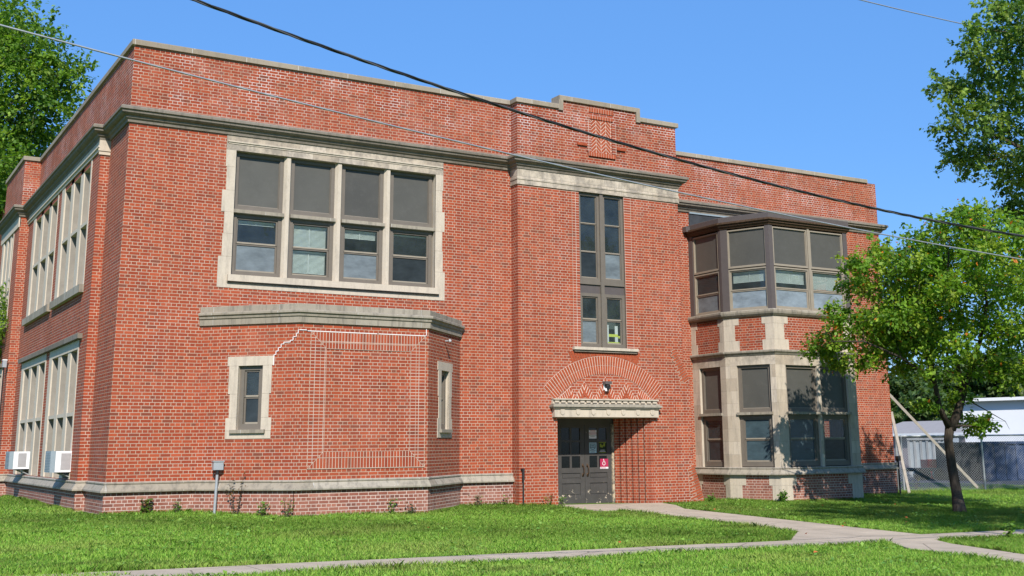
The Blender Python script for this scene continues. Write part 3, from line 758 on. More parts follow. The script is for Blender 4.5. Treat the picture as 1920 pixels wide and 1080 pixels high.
for x0, x1 in ((10.96, 11.25), (12.19, 12.46)):
    blockf.box(mb, x0, x1, 8.15, 8.21, 0, .05, M['brick_one'])
mb.build('herringbone_panel', B)
# borders beside the tall window
mb = MB()
for x0, x1 in ((10.775, 10.985), (12.375, 12.59)):
    blockf.box(mb, x0, x1, 3.0, 6.93, 0, .006, M['brick_stack']); 
    xe = x0 if x0 < 11 else x1
    blockf.box(mb, xe - .005, xe + .005, 3.0, 6.93, .006, .010, M['mortar_line'])
mb.build('brick_jamb_border', B)
# tall window of the stair hall
mb = MB()
blockf.box(mb, 11.63, 11.73, 3.0, 6.93, -.14, -.005, M['alu'])
blockf.box(mb, 10.99, 11.63, 4.36, 4.66, -.12, -.07, M['bronze']); blockf.box(mb, 11.73, 12.37, 4.36, 4.66, -.12, -.07, M['bronze'])
blockf.box(mb, 10.99, 11.63, 4.58, 4.66, -.12, -.03, M['alu']); blockf.box(mb, 11.73, 12.37, 4.58, 4.66, -.12, -.03, M['alu'])
mb.build('tall_window_mullion', B)
for a, b in ((10.99, 11.63), (11.73, 12.37)):
    window(blockf, a, b, 4.66, 6.93, -.05, [('glass', 6.14), ('glass', 5.42), ('dark' if a < 11 else 'film', 0)], M['alu'], bw=.07, rail=.022)
    window(blockf, a, b, 3.0, 4.36, -.05, [('glass', 3.70), ('film' if a < 11 else 'glass', 0)], M['alu'], bw=.08)
mb = MB()
blockf.box(mb, 11.88, 11.93, 3.12, 3.60, -.16, -.15, M['white'])
M['yellow'] = plain('yellow_tape', (.75, .80, .10), .6, .3, var=.1)
blockf.box(mb, 11.93, 12.21, 3.30, 3.37, -.16, -.15, M['yellow']); blockf.box(mb, 12.12, 12.21, 3.12, 3.58, -.162, -.152, M['white']); blockf.box(mb, 11.90, 12.25, 3.12, 3.17, -.158, -.148, M['yellow']); blockf.box(mb, 12.22, 12.28, 3.27, 3.33, -.158, -.148, M['yellow'])
mb.build('taped_paper', B)
# doors
mb = MB()
mb.box((DL, DY, 1.15), (DR, DY + .1, 1.29), M['door']); mb.box((DL, DY - .02, -1.0), (DL + .05, DY + .1, 1.15), M['jamb']); mb.box((DR - .07, DY - .03, -1.0), (DR, DY + .1, 1.15), M['jamb'])
mb.build('door_frame', B)
def door_leaf(x0, x1, hinge_left):
    mb = MB(); zb, zt = -.80, 1.15; f = DY + .02; bk = DY + .07; D = M['door']
    st = .135; ls = [x0, x0 + st, x1 - st, x1]; lx0, lx1 = x0 + st, x1 - st; mx = (lx0 + lx1) / 2
    mb.box((x0, f, zb), (lx0, bk, zt), D); mb.box((lx1, f, zb), (x1, bk, zt), D)
    rails = [(zb, -.60), (-.30, -.20), (.0, .075), (-.05, .0), (.36, .415), (.70, .755), (1.055, zt)]
    for a, b in rails: mb.box((lx0, f, a), (lx1, bk, b), D)
    mb.box((mx - .03, f + .005, .075), (mx + .03, bk, 1.055), D)
    for a, b in ((-.60, -.30), (-.20, -.05)):
        mb.box((lx0, f + .022, a), (lx1, bk - .01, b), D); mb.box((lx0 + .03, f + .010, a + .035), (lx1 - .03, f + .024, b - .035), D)
    d = mb.build('door', B)
    for i, (a, b) in enumerate(((.075, .36), (.415, .70), (.755, 1.055))):
        for (p, q) in ((lx0, mx - .03), (mx + .03, lx1)):
            m2 = MB(); m2.poly([(p, f + .02, a), (q, f + .02, a), (q, f + .02, b), (p, f + .02, b)], M['door_pane']); m2.build('pane', d)
    hx = x1 - .065 if hinge_left else x0 + .065
    h = MB(); h.tube([(hx, f - .005, -.10), (hx, f - .06, -.08), (hx, f - .07, 0), (hx, f - .07, .04), (hx, f - .06, .11), (hx, f - .005, .13)], .013, M['rust_bronze'], 8)
    h.box((hx - .025, f - .012, -.14), (hx + .025, f, -.06), M['rust_bronze']); h.box((hx - .025, f - .012, .09), (hx + .025, f, .17), M['rust_bronze'])
    h.build('handle', d, True)
    return d, lx0, lx1, mx, f
cx_ = 11.68
d1 = door_leaf(DL + .05, cx_ - .004, True); d2 = door_leaf(cx_ + .004, DR - .07, False)
M['paper'] = plain('paper', (.72, .72, .74), .7, .2, var=.05); M['redink'] = plain('red_ink', (.45, .05, .05), .7, .2); M['greyink'] = plain('grey_ink', (.18, .18, .2), .7, .2)
M['ltblue'] = plain('pale_blue_sticker', (.38, .52, .55), .5, .3, var=.05); M['navy'] = plain('navy_ink', (.03, .05, .08), .6, .3)
M['magenta'] = plain('crimson_sticker', (.40, .03, .085), .5, .3, var=.1); M['green'] = plain('dark_green_sticker', (.015, .03, .015), .5, .3); M['lime'] = plain('lime_ink', (.26, .30, .03), .5, .3)
_, lx0, lx1, mx, f = d2
def sign(parent, name, x0, x1, z0, z1, base, marks, label):
    mb = MB(); y = f - .003; mb.box((x0, y, z0), (x1, y + .003, z1), base)
    for (a, b, c, d, m) in marks:
        W, H = x1 - x0, z1 - z0
        mb.box((x0 + a * W, y - .002, z0 + c * H), (x0 + b * W, y + .0005, z0 + d * H), m)
    o = mb.build(name, parent); o['label'] = label; return mb, o
f_save = f; f = f + .018
sign(d2[0], 'notice', lx0 - .02, mx - .005, .79, 1.0, M['paper'], [(.2, .8, .86, .93, M['redink']), (.1, .9, .62, .70, M['redink']), (.15, .85, .48, .52, M['redink']), (.1, .9, .34, .38, M['greyink']), (.25, .75, .22, .26, M['greyink'])], 'white paper notice with red lines')
sg = [(.1, .9, .9, .94, M['greyink']), (.3, .7, .08, .12, M['navy']), (.12, .88, .22, .26, M['greyink']), (.2, .8, .80, .84, M['navy']), (.14, .22, .45, .84, M['navy']), (.78, .86, .45, .84, M['navy']), (.22, .32, .38, .46, M['navy']), (.68, .78, .38, .46, M['navy']), (.32, .68, .34, .40, M['navy']), (.3, .7, .66, .73, M['navy']), (.26, .74, .52, .59, M['navy'])]
sign(d2[0], 'notice', lx0 + .0, mx - .035, .43, .69, M['ltblue'], sg, 'pale blue sticker with a shield outline')
sign(d2[0], 'notice', mx + .035, lx1 - .01, .43, .70, M['green'], [(0, 1, .94, 1, M['lime']), (0, 1, 0, .05, M['lime']), (.15, .35, .55, .85, M['lime']), (.35, .55, .5, .7, M['lime']), (.55, .85, .6, .75, M['lime']), (.65, .85, .75, .9, M['lime']), (.1, .9, .12, .16, M['paper']), (.2, .8, .24, .28, M['paper'])], 'dark sticker with a lime green mark')
f = f_save
x0, x1, z0, z1 = mx + .055, lx1 + .035, .085, .285
mb = MB(); y = f - .003
mb.box((x0, y, z0), (x1, y + .003, z1), M['magenta'])
c0 = ((x0 + x1) / 2 - .012, z0 + .085)
for k in range(14):        # wheelchair symbol
    t0, t1 = math.radians(100 + k * 18), math.radians(100 + (k + 1) * 18)
    pts = [(c0[0] + r * math.cos(t), c0[1] + r * math.sin(t)) for r, t in ((.034, t0), (.034, t1), (.047, t1), (.047, t0))]
    mb.poly([(a, y - .002, b) for a, b in pts], M['paper'])
for a, b, c, d in ((-.012, .004, .03, .085), (-.012, .035, .03, .044), (-.008, .028, .055, .066), (.030, .043, -.01, .044), (.030, .062, -.018, -.007), (-.016, .004, .090, .110)):
    mb.box((c0[0] + a, y - .002, c0[1] + c), (c0[0] + b, y, c0[1] + d), M['paper'])
mb.box((x0, y, z0 - .045), (x1, y + .003, z0 - .003), M['paper'])
for k in range(8): mb.box((x0 + .012 + k * .02, y - .001, z0 - .036), (x0 + .024 + k * .02, y, z0 - .014), M['magenta'])
mb.build('notice', d2[0])['label'] = 'crimson sticker with white wheelchair symbol'
# ------------------------------------------------------------------ right bay
def brick_stone_face(fr_, zlo, zhi, steps, mb, ext=(0, 0), lmul=1., rmul=1.):
    """toothed stone quoins on both ends of a face; steps: (z0, z1, width)"""
    for a, b, w_ in steps:
        for q0, q1 in ((-ext[0], w_ * lmul), (fr_.L - w_ * rmul, fr_.L + ext[1])):
            qm = MB(); fr_.box(qm, q0, q1, a + .003, b, -.02, .010, S); qm.build('quoin', B)
mb = MB()
for fr_ in (ba, bb, bc, bd, be): fr_.quad(mb, 0, fr_.L, 3.0, 4.1, 0, M['brick'])
mb.build('bay_brick_band', B)
mb = MB()
st_up = [(3.83, 4.05, .46), (3.40, 3.83, .33), (3.12, 3.40, .46)]; st_lo = [(-.47, -.19, .47), (ZB, -.47, .35)]
for fr_, lm, rm in ((ba, .6, .55), (bb, 1, .72), (bc, 1.15, 1.15), (bd, .72, 1), (be, .55, .6)):
    e = (.005, .005)
    brick_stone_face(fr_, 0, 0, st_up, mb, e, lm, rm); brick_stone_face(fr_, 0, 0, st_lo, mb, e, lm, rm)
mb = MB()
def stone_storey(fr_, holes):
    fr_.panel(mb, [(0, fr_.L, -.02, 3.0)], holes, M['stone'], t=.16, revmat=M['stone_plain'])
    for (a, b, c, d) in holes:
        fr_.box(mb, a - .03, b + .03, 1.39, 1.46, -.14, .05, M['ledge'])
HA = (.30, 1.22, .0, 2.73); HB = (.33, 1.32, .0, 2.73); HC1 = (.37, 1.53, .0, 2.71); HC2 = (1.63, 2.68, .0, 2.71)
stone_storey(ba, [HA]); stone_storey(bb, [HB]); stone_storey(bc, [HC1, HC2]); stone_storey(bd, [(.18, 1.18, 0., 2.73)]); stone_storey(be, [(.2, 1.12, 0., 2.73)])
mb.build('bay_stone_storey', B)
for fr_, hs, kinds in ((ba, [HA], ['dark']), (bb, [HB], ['plastic']), (bc, [HC1, HC2], ['plastic', 'dark']), (bd, [(.18, 1.18, 0, 2.73)], ['dark']), (be, [(.2, 1.12, 0, 2.73)], ['dark'])):
    for h, kd in zip(hs, kinds):
        window(fr_, h[0] + .01, h[1] - .01, 1.46, h[3], -.07, [('shade', 0)], M['alu'], bw=.08)
        window(fr_, h[0] + .01, h[1] - .01, .02, 1.39, -.07, [('glass' if kd == 'dark' else 'plastic', .74), ('dark' if kd == 'dark' else 'plastic', 0)], M['alu'], bw=.10)
# metal framed upper storey
mb = MB()
for fr_ in (ba, bb, bc, bd, be):
    pw = {id(ba): (.18, .10), id(bb): (.21, .12), id(bc): (.14, .16), id(bd): (.12, .2), id(be): (.1, .18)}[id(fr_)]
    for q0, q1 in ((0, pw[0]), (fr_.L - pw[1], fr_.L)):
        qm = MB(); fr_.box(qm, q0, q1, 4.22, 6.56, -.10, .0, M['bronze']); qm.build('bay_post', B)
qm = MB(); bc.box(qm, 1.45, 1.53, 4.22, 6.56, -.08, .0, M['alu_light']); qm.build('bay_post', B)
def upper(fr_, a, b, kinds, bl_):
    window(fr_, a, b, 5.43, 6.52, -.015, [('shade', 0)], M['alu_light'], bw=.035)
    window(fr_, a, b, 4.23, 5.40, -.015, [('glass', 4.80), (kinds, 0)], M['alu_light'], bw=.04, blinds=bl_)
upper(ba, .20, 1.32, 'film', None); upper(bb, .20, 1.37, 'pale', {0: 5.02}); upper(bc, .15, 1.44, 'pale', {0: 4.98}); upper(bc, 1.54, 2.83, 'pale', {0: 4.86}); upper(bd, .13, 1.33, 'pale', None); upper(be, .11, 1.24, 'film', None)
mb = MB()
moulding(mb, bay2, [(-.1, 6.56), (.02, 6.56), (.04, 6.60), (.08, 6.63), (.08, 6.66), (.13, 6.69), (.13, 6.74), (.11, 6.75), (-.1, 6.75)], M['rust_bronze'])
moulding(mb, bay2, [(-.6, 6.97), (.05, 6.90), (.06, 6.89), (.06, 6.75), (-.1, 6.75)], M['bronze'])
mb.poly([(16.9, 2.09, 6.97), (16.9, 1.0, 6.965), (17.5, .0, 6.965), (19.5, 0., 6.965), (20.1, 1., 6.965), (20.1, 2.09, 6.97)], M['bronze'])
mb.build('bay_roof', B)
mb = MB(); wing.box(mb, 16.45, 20.7, 6.6, 7.34, -.02, .03, M['slate']); wing.box(mb, 16.45, 20.7, 7.29, 7.335, .03, .06, M['coil'])
mb.box((16.2, 1.92, 6.70), (16.4, 2.1, 6.86), M['bronze'])
mb.build('slate_board', B)
# interior, roof
mb = MB()
mb.box((.3, .3, 3.55), (14., 18.5, 3.85), M['inside']); mb.box((14., 2.4, 3.55), (24.2, 18.5, 3.85), M['inside']); mb.box((.3, 1.3, -.3), (14, 18.5, -.1), M['inside']); mb.box((14., 2.4, -.3), (24.2, 18.5, -.1), M['inside'])
mb.box((.4, 4.5, -.1), (24.2, 4.6, 8.3), M['inside']); mb.box((9.3, .9, -.1), (9.4, 4.5, 8.3), M['inside']); mb.box((14.0, .3, -.1), (14.08, 4.5, 8.3), M['inside'])
mb.box((DL - .8, DY + .5, -1.), (DR + .8, DY + .6, 1.6), M['inside'])
mb.poly([(16.35, 2.1, 4.0), (16.35, .7, 4.0), (17.05, -.65, 4.0), (19.95, -.65, 4.0), (20.65, .7, 4.0), (20.65, 2.1, 4.0)], M['inside'])
mb.poly([(16.35, 2.1, -.1), (16.35, .7, -.1), (17.05, -.65, -.1), (19.95, -.65, -.1), (20.65, .7, -.1), (20.65, 2.1, -.1)], M['inside'])
mb.box((.1, 18.5, -.6), (24.3, 18.6, 8.3), M['inside'])
mb.build('interior_partition', B)
mb = MB(); mb.box((.02, .02, 8.3), (14.13, 21.9, 8.4), M['slate']); mb.box((14.13, 2.12, 8.3), (24.38, 21.9, 8.4), M['slate']); mb.box((-.44, 12.02, 8.3), (.02, FAR - .02, 8.4), M['slate']); mb.box((9.22, -.31, 8.3), (14.13, .02, 8.4), M['slate'])
mb.build('flat_roof', B)
mb = MB(); Fr(24.4, 22, 0, 22).quad(mb, 0, 24.4, ZB, TOP, 0, M['brick']); Fr(0, 22, 0, FAR).quad(mb, 0, 22 - FAR, ZB, TOP, 0, M['brick']); Fr(0, FAR, -.45, FAR).quad(mb, 0, .45, ZB, TOP, 0, M['brick'])
mb.build('rear_wall', B)
# ------------------------------------------------------------------ things fixed to the building
def at_label(o, *a): return tag(o, *a)
def air_con(y0, label):
    t = empty('air_conditioner', (-.2, y0, .17)); tag(t, label, 'air conditioner', 'window air conditioners on the side wall')
    mb = MB(); x0, x1, y1, z0, z1 = -.62, -.1, y0 + .68, .17, .61
    mb.box((x0 + .10, y0, z0), (x1, y1, z1), M['white']); mb.build('casing', t)
    mb = MB(); mb.box((x0, y0 - .004, z0 - .004), (x0 + .10, y1 + .004, z1 + .004), M['coil'])
    for k in range(12): mb.box((x0 - .006, y0 + .04, z0 + .03 + k * .033), (x0, y1 - .04, z0 + .042 + k * .033), M['grey_metal'])
    mb.build('condenser', t)
    mb = MB()
    for k in range(13): mb.box((x0 + .22, y0 - .008, z0 + .06 + k * .026), (x0 + .40, y0, z0 + .078 + k * .026), M['grille'])
    mb.box((x0 + .21, y0 - .003, z0 + .05), (x0 + .41, y0, z1 - .04), M['grille'])
    mb.build('side_louvre', t)
    mb = MB(); mb.tube([(-.12, y0 + .1, z0 - .14), (x0 + .2, y0 + .1, z0 - .005)], .012, M['grey_metal']); mb.tube([(-.12, y1 - .1, z0 - .14), (x0 + .2, y1 - .1, z0 - .005)], .012, M['grey_metal'])
    mb.box((-.42, y0 + .04, z0 - .03), (-.12, y1 - .04, z0 - .001), M['black']); mb.build('bracket', t)
air_con(2.65, 'white window air conditioner in the side window closest to the building corner')
air_con(8.85, 'white window air conditioner in the farther side window, cut by the left frame edge')
t = empty('electrical_box', (2.03, -.54, -.7)); tag(t, 'small grey electrical box on a thin steel conduit standing by the left bay', 'electrical box')
mb = MB(); mb.box((1.94, -.60, .21), (2.14, -.48, .38), M['grey_metal']); mb.box((1.925, -.615, .37), (2.155, -.465, .39), M['grey_metal']); mb.build('box', t)
mb = MB(); mb.tube([(2.01, -.54, -.8), (2.04, -.54, .21)], .028, M['grey_metal'], 10); mb.tube([(2.04, -.54, .12), (2.04, -.54, .21)], .036, M['black'], 10); mb.build('conduit', t)
t = empty('wall_lamp', (11.69, -.35, 2.0)); tag(t, 'grey security lamp with clear globe fixed under the brick arch above the door', 'lamp')
mb = MB(); mb.box((11.60, -.47, 2.10), (11.79, -.33, 2.17), M['bronze']); mb.box((11.62, -.36, 1.96), (11.77, -.33, 2.10), M['white']); mb.build('housing', t)
mb = MB(); mb.tube([(11.70, -.41, 2.10), (11.70, -.41, 2.06), (11.70, -.41, 1.98), (11.70, -.41, 1.93)], [.05, .055, .05, .02], M['black'], 12); mb.tube([(11.66, -.40, 2.0), (11.66, -.40, 1.93)], [.035, .03], M['white'], 10); mb.build('globe', t)
mb = MB(); mb.tube([(9.27, -.40, -.85), (9.27, -.40, -.15)], .018, M['black'], 8); mb.tube([(9.27, -.40, -.16), (9.27, -.40, .10)], .032, M['black'], 8); mb.box((9.235, -.40, .07), (9.305, -.33, .11), M['black'])
tag(mb.build('standpipe'), 'short black pipe rising from the grass at the left edge of the entrance block', 'pipe')
t = empty('alarm_box', (-.5, 11.9, 2.9)); AX = -.30; mb = MB(); mb.box((-.60, 11.86, 2.95), (-.50, 12.0, 3.15), M['grey_metal']); mb.box((-.61, 11.85, 3.14), (-.49, 12.0, 3.17), M['white']); mb.build('box', t)
mb = MB(); mb.tube([(-.55, 11.97, -.5), (-.55, 11.97, 2.95)], .016, M['black'], 6); mb.build('conduit', t)
tag(t, 'small white box with a thin conduit on the far projecting side pier', 'junction box')
mb = MB(); mb.tube([(6.98, -.86, 2.955), (7.05, -.95, 2.95)], .02, M['grey_metal'], 8); mb.tube([(7.04, -.94, 2.975), (7.06, -.97, 2.93)], .034, M['grey_metal'], 8)
tag(mb.build('pipe_stub'), 'short metal pipe stub poking out under the left bay cornice', 'pipe')
mb = MB(); mb.tube([(22.6, 9., 8.4), (22.6, 9, 10.42)], .30, M['coil'], 20); mb.tube([(22.6, 9., 10.42), (22.6, 9, 10.55)], [.30, .05], M['grille'], 20)
tag(mb.build('roof_vent'), 'round grey metal vent showing above the right wing parapet', 'roof vent')
mb = MB(); mb.tube([(22.9 + .0, 2.03, -.42), (22.9, 1.97, -.42)], .03, M['grey_metal'], 8); mb.tube([(22.9, 1.97, -.42), (22.9, 1.97, -.5)], .02, M['grey_metal'], 8)
tag(mb.build('water_tap'), 'small metal tap on the low brick plinth of the right wing', 'tap')
mb = MB(); mb.tube([(24.47, 2.02, -1.1), (24.47, 2.02, .12)], .03, M['black'], 8); mb.box((24.42, 1.97, .05), (24.55, 2.09, .2), M['black'])
tag(mb.build('drain_pipe'), 'short black pipe at the outer corner of the right wing', 'pipe')
# ------------------------------------------------------------------ camera (needed for laying out far things by bearing)
f_px = 2201.; cx0, cy0 = 1018., 363.
yaw, pit, rol = .5497, .2119, -.01003
C0 = np.array([-5.01, -24.708, .614])
fw_ = np.array([math.sin(yaw) * math.cos(pit), math.cos(yaw) * math.cos(pit), math.sin(pit)])
Rr = np.array([math.cos(yaw), -math.sin(yaw), 0]); Uu = np.cross(Rr, fw_)
R2 = math.cos(rol) * Rr + math.sin(rol) * Uu; U2 = -math.sin(rol) * Rr + math.cos(rol) * Uu
def site(px, py, D):
    """survey helper: real-world point on a bearing at distance D metres"""
    d = fw_ + R2 * (px - cx0) / f_px - U2 * (py - cy0) / f_px
    return C0 + d * D
cam = bpy.data.cameras.new('camera'); co = bpy.data.objects.new('camera', cam); col.objects.link(co); scene.camera = co
cam.sensor_width = 36; cam.lens = f_px / 1920 * 36; cam.shift_x = -(cx0 - 960) / 1920; cam.shift_y = (cy0 - 540) / 1920
cam.clip_end = 3000; cam.clip_start = .1
from mathutils import Matrix
mm = Matrix(((R2[0], U2[0], -fw_[0]), (R2[1], U2[1], -fw_[1]), (R2[2], U2[2], -fw_[2]))).to_4x4(); mm.translation = Vector(C0); co.matrix_world = mm
# ------------------------------------------------------------------ foliage
def leaf_mesh(name, centers, normals, dirs, size, tints, mat, parent=None, lobes=True):
    """numpy leaves: each a folded 4 point blade"""
    n = len(centers); c = centers; d = dirs / np.linalg.norm(dirs, axis=1)[:, None]
    s = np.cross(normals, d); s /= np.linalg.norm(s, axis=1)[:, None] + 1e-9; nn = np.cross(d, s)
    L = size[:, None]
    p0 = c - d * L * .5; p2 = c + d * L * .5; p1 = c + s * L * .34 + nn * L * .10 - d * L * .05; p3 = c - s * L * .34 + nn * L * .10 - d * L * .05
    v = np.stack([p0, p1, p2, p3], 1).reshape(-1, 3)
    return raw_mesh(name, v, 4, tints, mat, parent)
def raw_mesh(name, v, k, tints, mat, parent=None):
    n = len(v) // k
    if parent is not None: v = v - np.array(parent.location)
    me = bpy.data.meshes.new(name); me.vertices.add(n * k); me.loops.add(n * k); me.polygons.add(n)
    me.vertices.foreach_set('co', v.astype(np.float32).ravel()); me.loops.foreach_set('vertex_index', np.arange(n * k, dtype=np.int32))
    me.polygons.foreach_set('loop_start', np.arange(0, n * k, k, dtype=np.int32)); me.polygons.foreach_set('loop_total', np.full(n, k, dtype=np.int32))
    me.update(calc_edges=True); me.materials.append(mat)
    ca = me.color_attributes.new('tint', 'FLOAT_COLOR', 'CORNER')
    tc = np.concatenate([tints, np.ones((n, 1))], 1); ca.data.foreach_set('color', np.repeat(tc, k, axis=0).astype(np.float32).ravel())
    o = bpy.data.objects.new(name, me); col.objects.link(o)
    if parent is not None: o.parent = parent
    return o
def crown_leaves(blobs, per_twig, size, pal, twig_density=1., flat=.55, droop=.25, odd=None, minr=.25):
    """blobs: (centre, radius). Twigs radiate inside each blob; leaves hang along each twig."""
    CS, DS, NS, SZ, TT = [], [], [], [], []; twigs = []
    for c, r in blobs:
        m = int(twig_density * (14 + 85 * r ** 1.6))
        for _ in range(m):
            a = rng.normal(size=3); a /= np.linalg.norm(a); a[2] *= flat; 
            rr = r * (.35 + .72 * rng.random() ** .6)
            root = c + a * rr * .55; dirn = a + rng.normal(size=3) * .35; dirn[2] -= droop * rng.random(); dirn /= np.linalg.norm(dirn)
            Lt = minr + r * .38 * rng.random()
            tip = root + dirn * Lt + a * rr * .3; twigs.append((root, tip))
            k = per_twig + int(rng.integers(-3, 4)); tt = rng.random(k) ** .7
            base = pal[int(rng.integers(len(pal)))] * (.85 + .3 * rng.random())
            cs = root + (tip - root) * tt[:, None] + rng.normal(size=(k, 3)) * (.045 + .035 * min(r, 2.5))
            dd = dirn + rng.normal(size=(k, 3)) * .75; dd[:, 2] -= .25
            nn = rng.normal(size=(k, 3)) * .55 + np.array([0, 0, 1.]) + a * .4
            tn = base * (1 + rng.normal(size=(k, 1)) * .13)
            if odd is not None:
                w = rng.random(k) < odd[0]; tn[w] = np.array(odd[1]) * (.7 + .6 * rng.random((w.sum(), 1)))
            CS.append(cs); DS.append(dd); NS.append(nn); SZ.append(size * (.55 + .75 * rng.random(k))); TT.append(np.clip(tn, .004, .9))
    return np.concatenate(CS), np.concatenate(NS), np.concatenate(DS), np.concatenate(SZ), np.concatenate(TT), twigs
def tree(name, base, limbs, blobs, label, cat, per_twig=13, size=.10, pal=None, bark='bark', density=1., twig_every=5, group=None, odd=None, minr=.25, flat=.55, droop=.25):
    t = empty(name, tuple(base)); tag(t, label, cat, group)
    cs, nn, dd, sz, tt, twigs = crown_leaves(blobs, per_twig, size, pal, density, odd=odd, minr=minr, flat=flat, droop=droop)
    leaf_mesh('crown', cs, nn, dd, sz, tt, M['leaf'], t)
    mb = MB()
    for pts, rad in limbs: mb.tube(pts, rad, M[bark], 10)
    ends = [(np.array(p), r) for pts, rad in limbs for p, r in zip(pts[1:], rad[1:])]
    for c, r in blobs:          # a branch into every leaf mass
        j = min(range(len(ends)), key=lambda i: np.linalg.norm((ends[i][0] - c) * (1, 1, 1.0)) + (3 if ends[i][0][2] > c[2] + .3 else 0)); p, pr = ends[j]
        mid_ = (p + c) / 2 + rng.normal(size=3) * .12 + np.array([0, 0, .08]); r0 = min(pr * .5, .05 + .01 * r)
        mb.tube([tuple(p), tuple(mid_), tuple(c)], [r0, r0 * .6, r0 * .3], M[bark], 6)
    for (a, b) in twigs[::twig_every]: mb.tube([tuple(a), tuple(b)], [.009, .004], M[bark], 3, cap=False)
    mb.build('trunk', t, True)
    return t
g_ = lambda *a: np.array(a)
PAL_A = [g_(.075, .145, .018), g_(.058, .12, .016), g_(.10, .17, .022), g_(.045, .095, .014), g_(.12, .17, .022)]; PAL_A = [p * g_(2.2, 2.05, 1.6) for p in PAL_A]
PAL_M = [g_(.055, .105, .022), g_(.042, .085, .018), g_(.072, .125, .026), g_(.085, .13, .026), g_(.036, .072, .018)]; PAL_M = [p * g_(2.6, 2.3, 2.2) for p in PAL_M]
PAL_L = [g_(.062, .125, .016), g_(.048, .10, .014), g_(.080, .145, .020), g_(.036, .08, .012), g_(.10, .16, .024)]; PAL_L = [p * g_(2.1, 1.95, 1.7) for p in PAL_L]
# small lawn tree on the right: its own place, bearings give the outline of each bough
TB = np.array([18.5, -5.2, G(18.5, -5.2)])
r_h = np.array([math.cos(yaw), -math.sin(yaw), 0]); f_h = np.array([math.sin(yaw), math.cos(yaw), 0])
DT = 28.9
def bough(px, py, rp, b=0.):
    c = site(px, py, DT + b); return (c, rp / f_px * (DT + b))
bl_px = [(1790, 415, 38), (1745, 450, 52), (1835, 430, 48), (1888, 452, 52), (1702, 480, 46), (1655, 478, 34), (1625, 500, 26), (1598, 492, 16), (1640, 545, 44), (1600, 535, 22), (1600, 610, 46), (1562, 640, 36), (1535, 662, 20), (1570, 585, 18),
         (1680, 590, 52), (1735, 545, 44), (1790, 500, 40), (1850, 520, 50), (1910, 520, 60), (1960, 500, 70), (1722, 640, 46), (1790, 640, 42), (1850, 612, 40), (1905, 620, 60), (1965, 620, 70), (1655, 650, 46), (1615, 672, 30), (1578, 682, 18), (1690, 690, 30),
         (1760, 690, 36), (1845, 680, 46), (1905, 700, 44), (1965, 700, 50), (1820, 795, 20), (1845, 800, 12), (1735, 760, 16), (1800, 745, 18), (2010, 560, 70), (1670, 520, 30)]
blobs = []
for i, (x, y, r) in enumerate(bl_px):
    blobs.append(bough(x, y, r, float(rng.uniform(-1.5, 1.5)) * min(1, r / 40)))
for (x, y, r, b) in ((1740, 520, 45, 2.2), (1800, 600, 50, 2.4), (1700, 620, 45, 2.0), (1870, 560, 55, 2.5), (1830, 460, 45, 2.2), (1780, 540, 34, -2.1), (1930, 540, 45, -2.2), (1850, 480, 40, -2.2), (1700, 560, 50, -.4), (1680, 640, 42, -.3), (1740, 600, 50, 0.), (1650, 600, 40, .2), (1770, 470, 44, .3), (1800, 540, 46, -.6), (1720, 500, 40, .9), (1820, 400, 30, .2), (1870, 420, 40, 1.), (1712, 560, 52, -.3), (1722, 505, 40, -.6), (1700, 620, 48, -.2), (1760, 570, 48, .1), (1690, 590, 44, .5), (1745, 640, 40, -.8)): blobs.append(bough(x, y, r, b))
S_ = lambda px, py, b=0: tuple(site(px, py, DT + b))
trunk = [([tuple(TB + [0, 0, -.2]), tuple(TB + [-.02, 0, .05]), S_(1794, 925), S_(1784, 870), S_(1778, 825), S_(1781, 800)], [.20, .165, .130, .115, .108, .115]),
         ([S_(1781, 805), S_(1762, 765, -.2), S_(1752, 715, -.4), S_(1735, 660, -.6), S_(1715, 590, -.7)], [.085, .065, .055, .04, .02]),
         ([S_(1783, 805), S_(1797, 770, .1), S_(1806, 735, .2), S_(1820, 690, .3), S_(1838, 640, .5), S_(1850, 570, .6), S_(1845, 480, .6)], [.12, .10, .09, .07, .05, .035, .015]),
         ([S_(1806, 735, .2), S_(1790, 660, 0), S_(1775, 560, -.2), S_(1780, 450, -.2)], [.06, .05, .03, .012]),
         ([S_(1820, 690, .3), S_(1880, 650, .4), S_(1950, 600, .5)], [.05, .035, .02]),
         ([S_(1752, 715, -.4), S_(1690, 670, -.8), S_(1620, 640, -1.), S_(1560, 640, -1.)], [.045, .03, .02, .01]),
         ([S_(1806, 745, .2), S_(1850, 770, .4), S_(1885, 790, .5), S_(1893, 805, .5)], [.018, .012, .007, .003])]
tree('lawn_tree', TB, trunk, blobs, 'small leafy tree with slanting dark trunk on the lawn right of the entrance', 'tree', 14, .115, PAL_A, 'bark_dark', 1.12, 4, odd=(.010, (.55, .16, .02)), minr=.22)
# tall maple reaching in at the upper right
DM = 36.
mp = [(1885, 25, 40), (1850, 70, 40), (1905, 75, 50), (1815, 60, 16), (1830, 110, 40), (1890, 125, 55), (1798, 105, 22), (1860, 165, 50), (1800, 170, 34), (1765, 165, 24), (1745, 168, 12), (1910, 190, 60), (1775, 215, 28), (1820, 225, 44), (1755, 245, 16), (1870, 250, 50), (1790, 285, 26), (1762, 305, 14), (1830, 290, 36), (1885, 300, 40), (1800, 315, 14), (1865, 340, 24), (1905, 345, 34), (1885, 385, 28), (1910, 410, 24), (1860, 400, 12), (1925, 440, 22), (1895, 430, 16), (1850, 10, 30), (1920, 5, 60), (1960, 60, 80), (1980, 180, 100), (1970, 300, 90), (1960, 400, 60), (2060, 100, 120), (2080, 250, 120), (2040, 380, 100), (2150, 180, 130), (2180, 320, 120), (2000, -60, 110), (2120, -40, 130), (2230, 80, 120)]
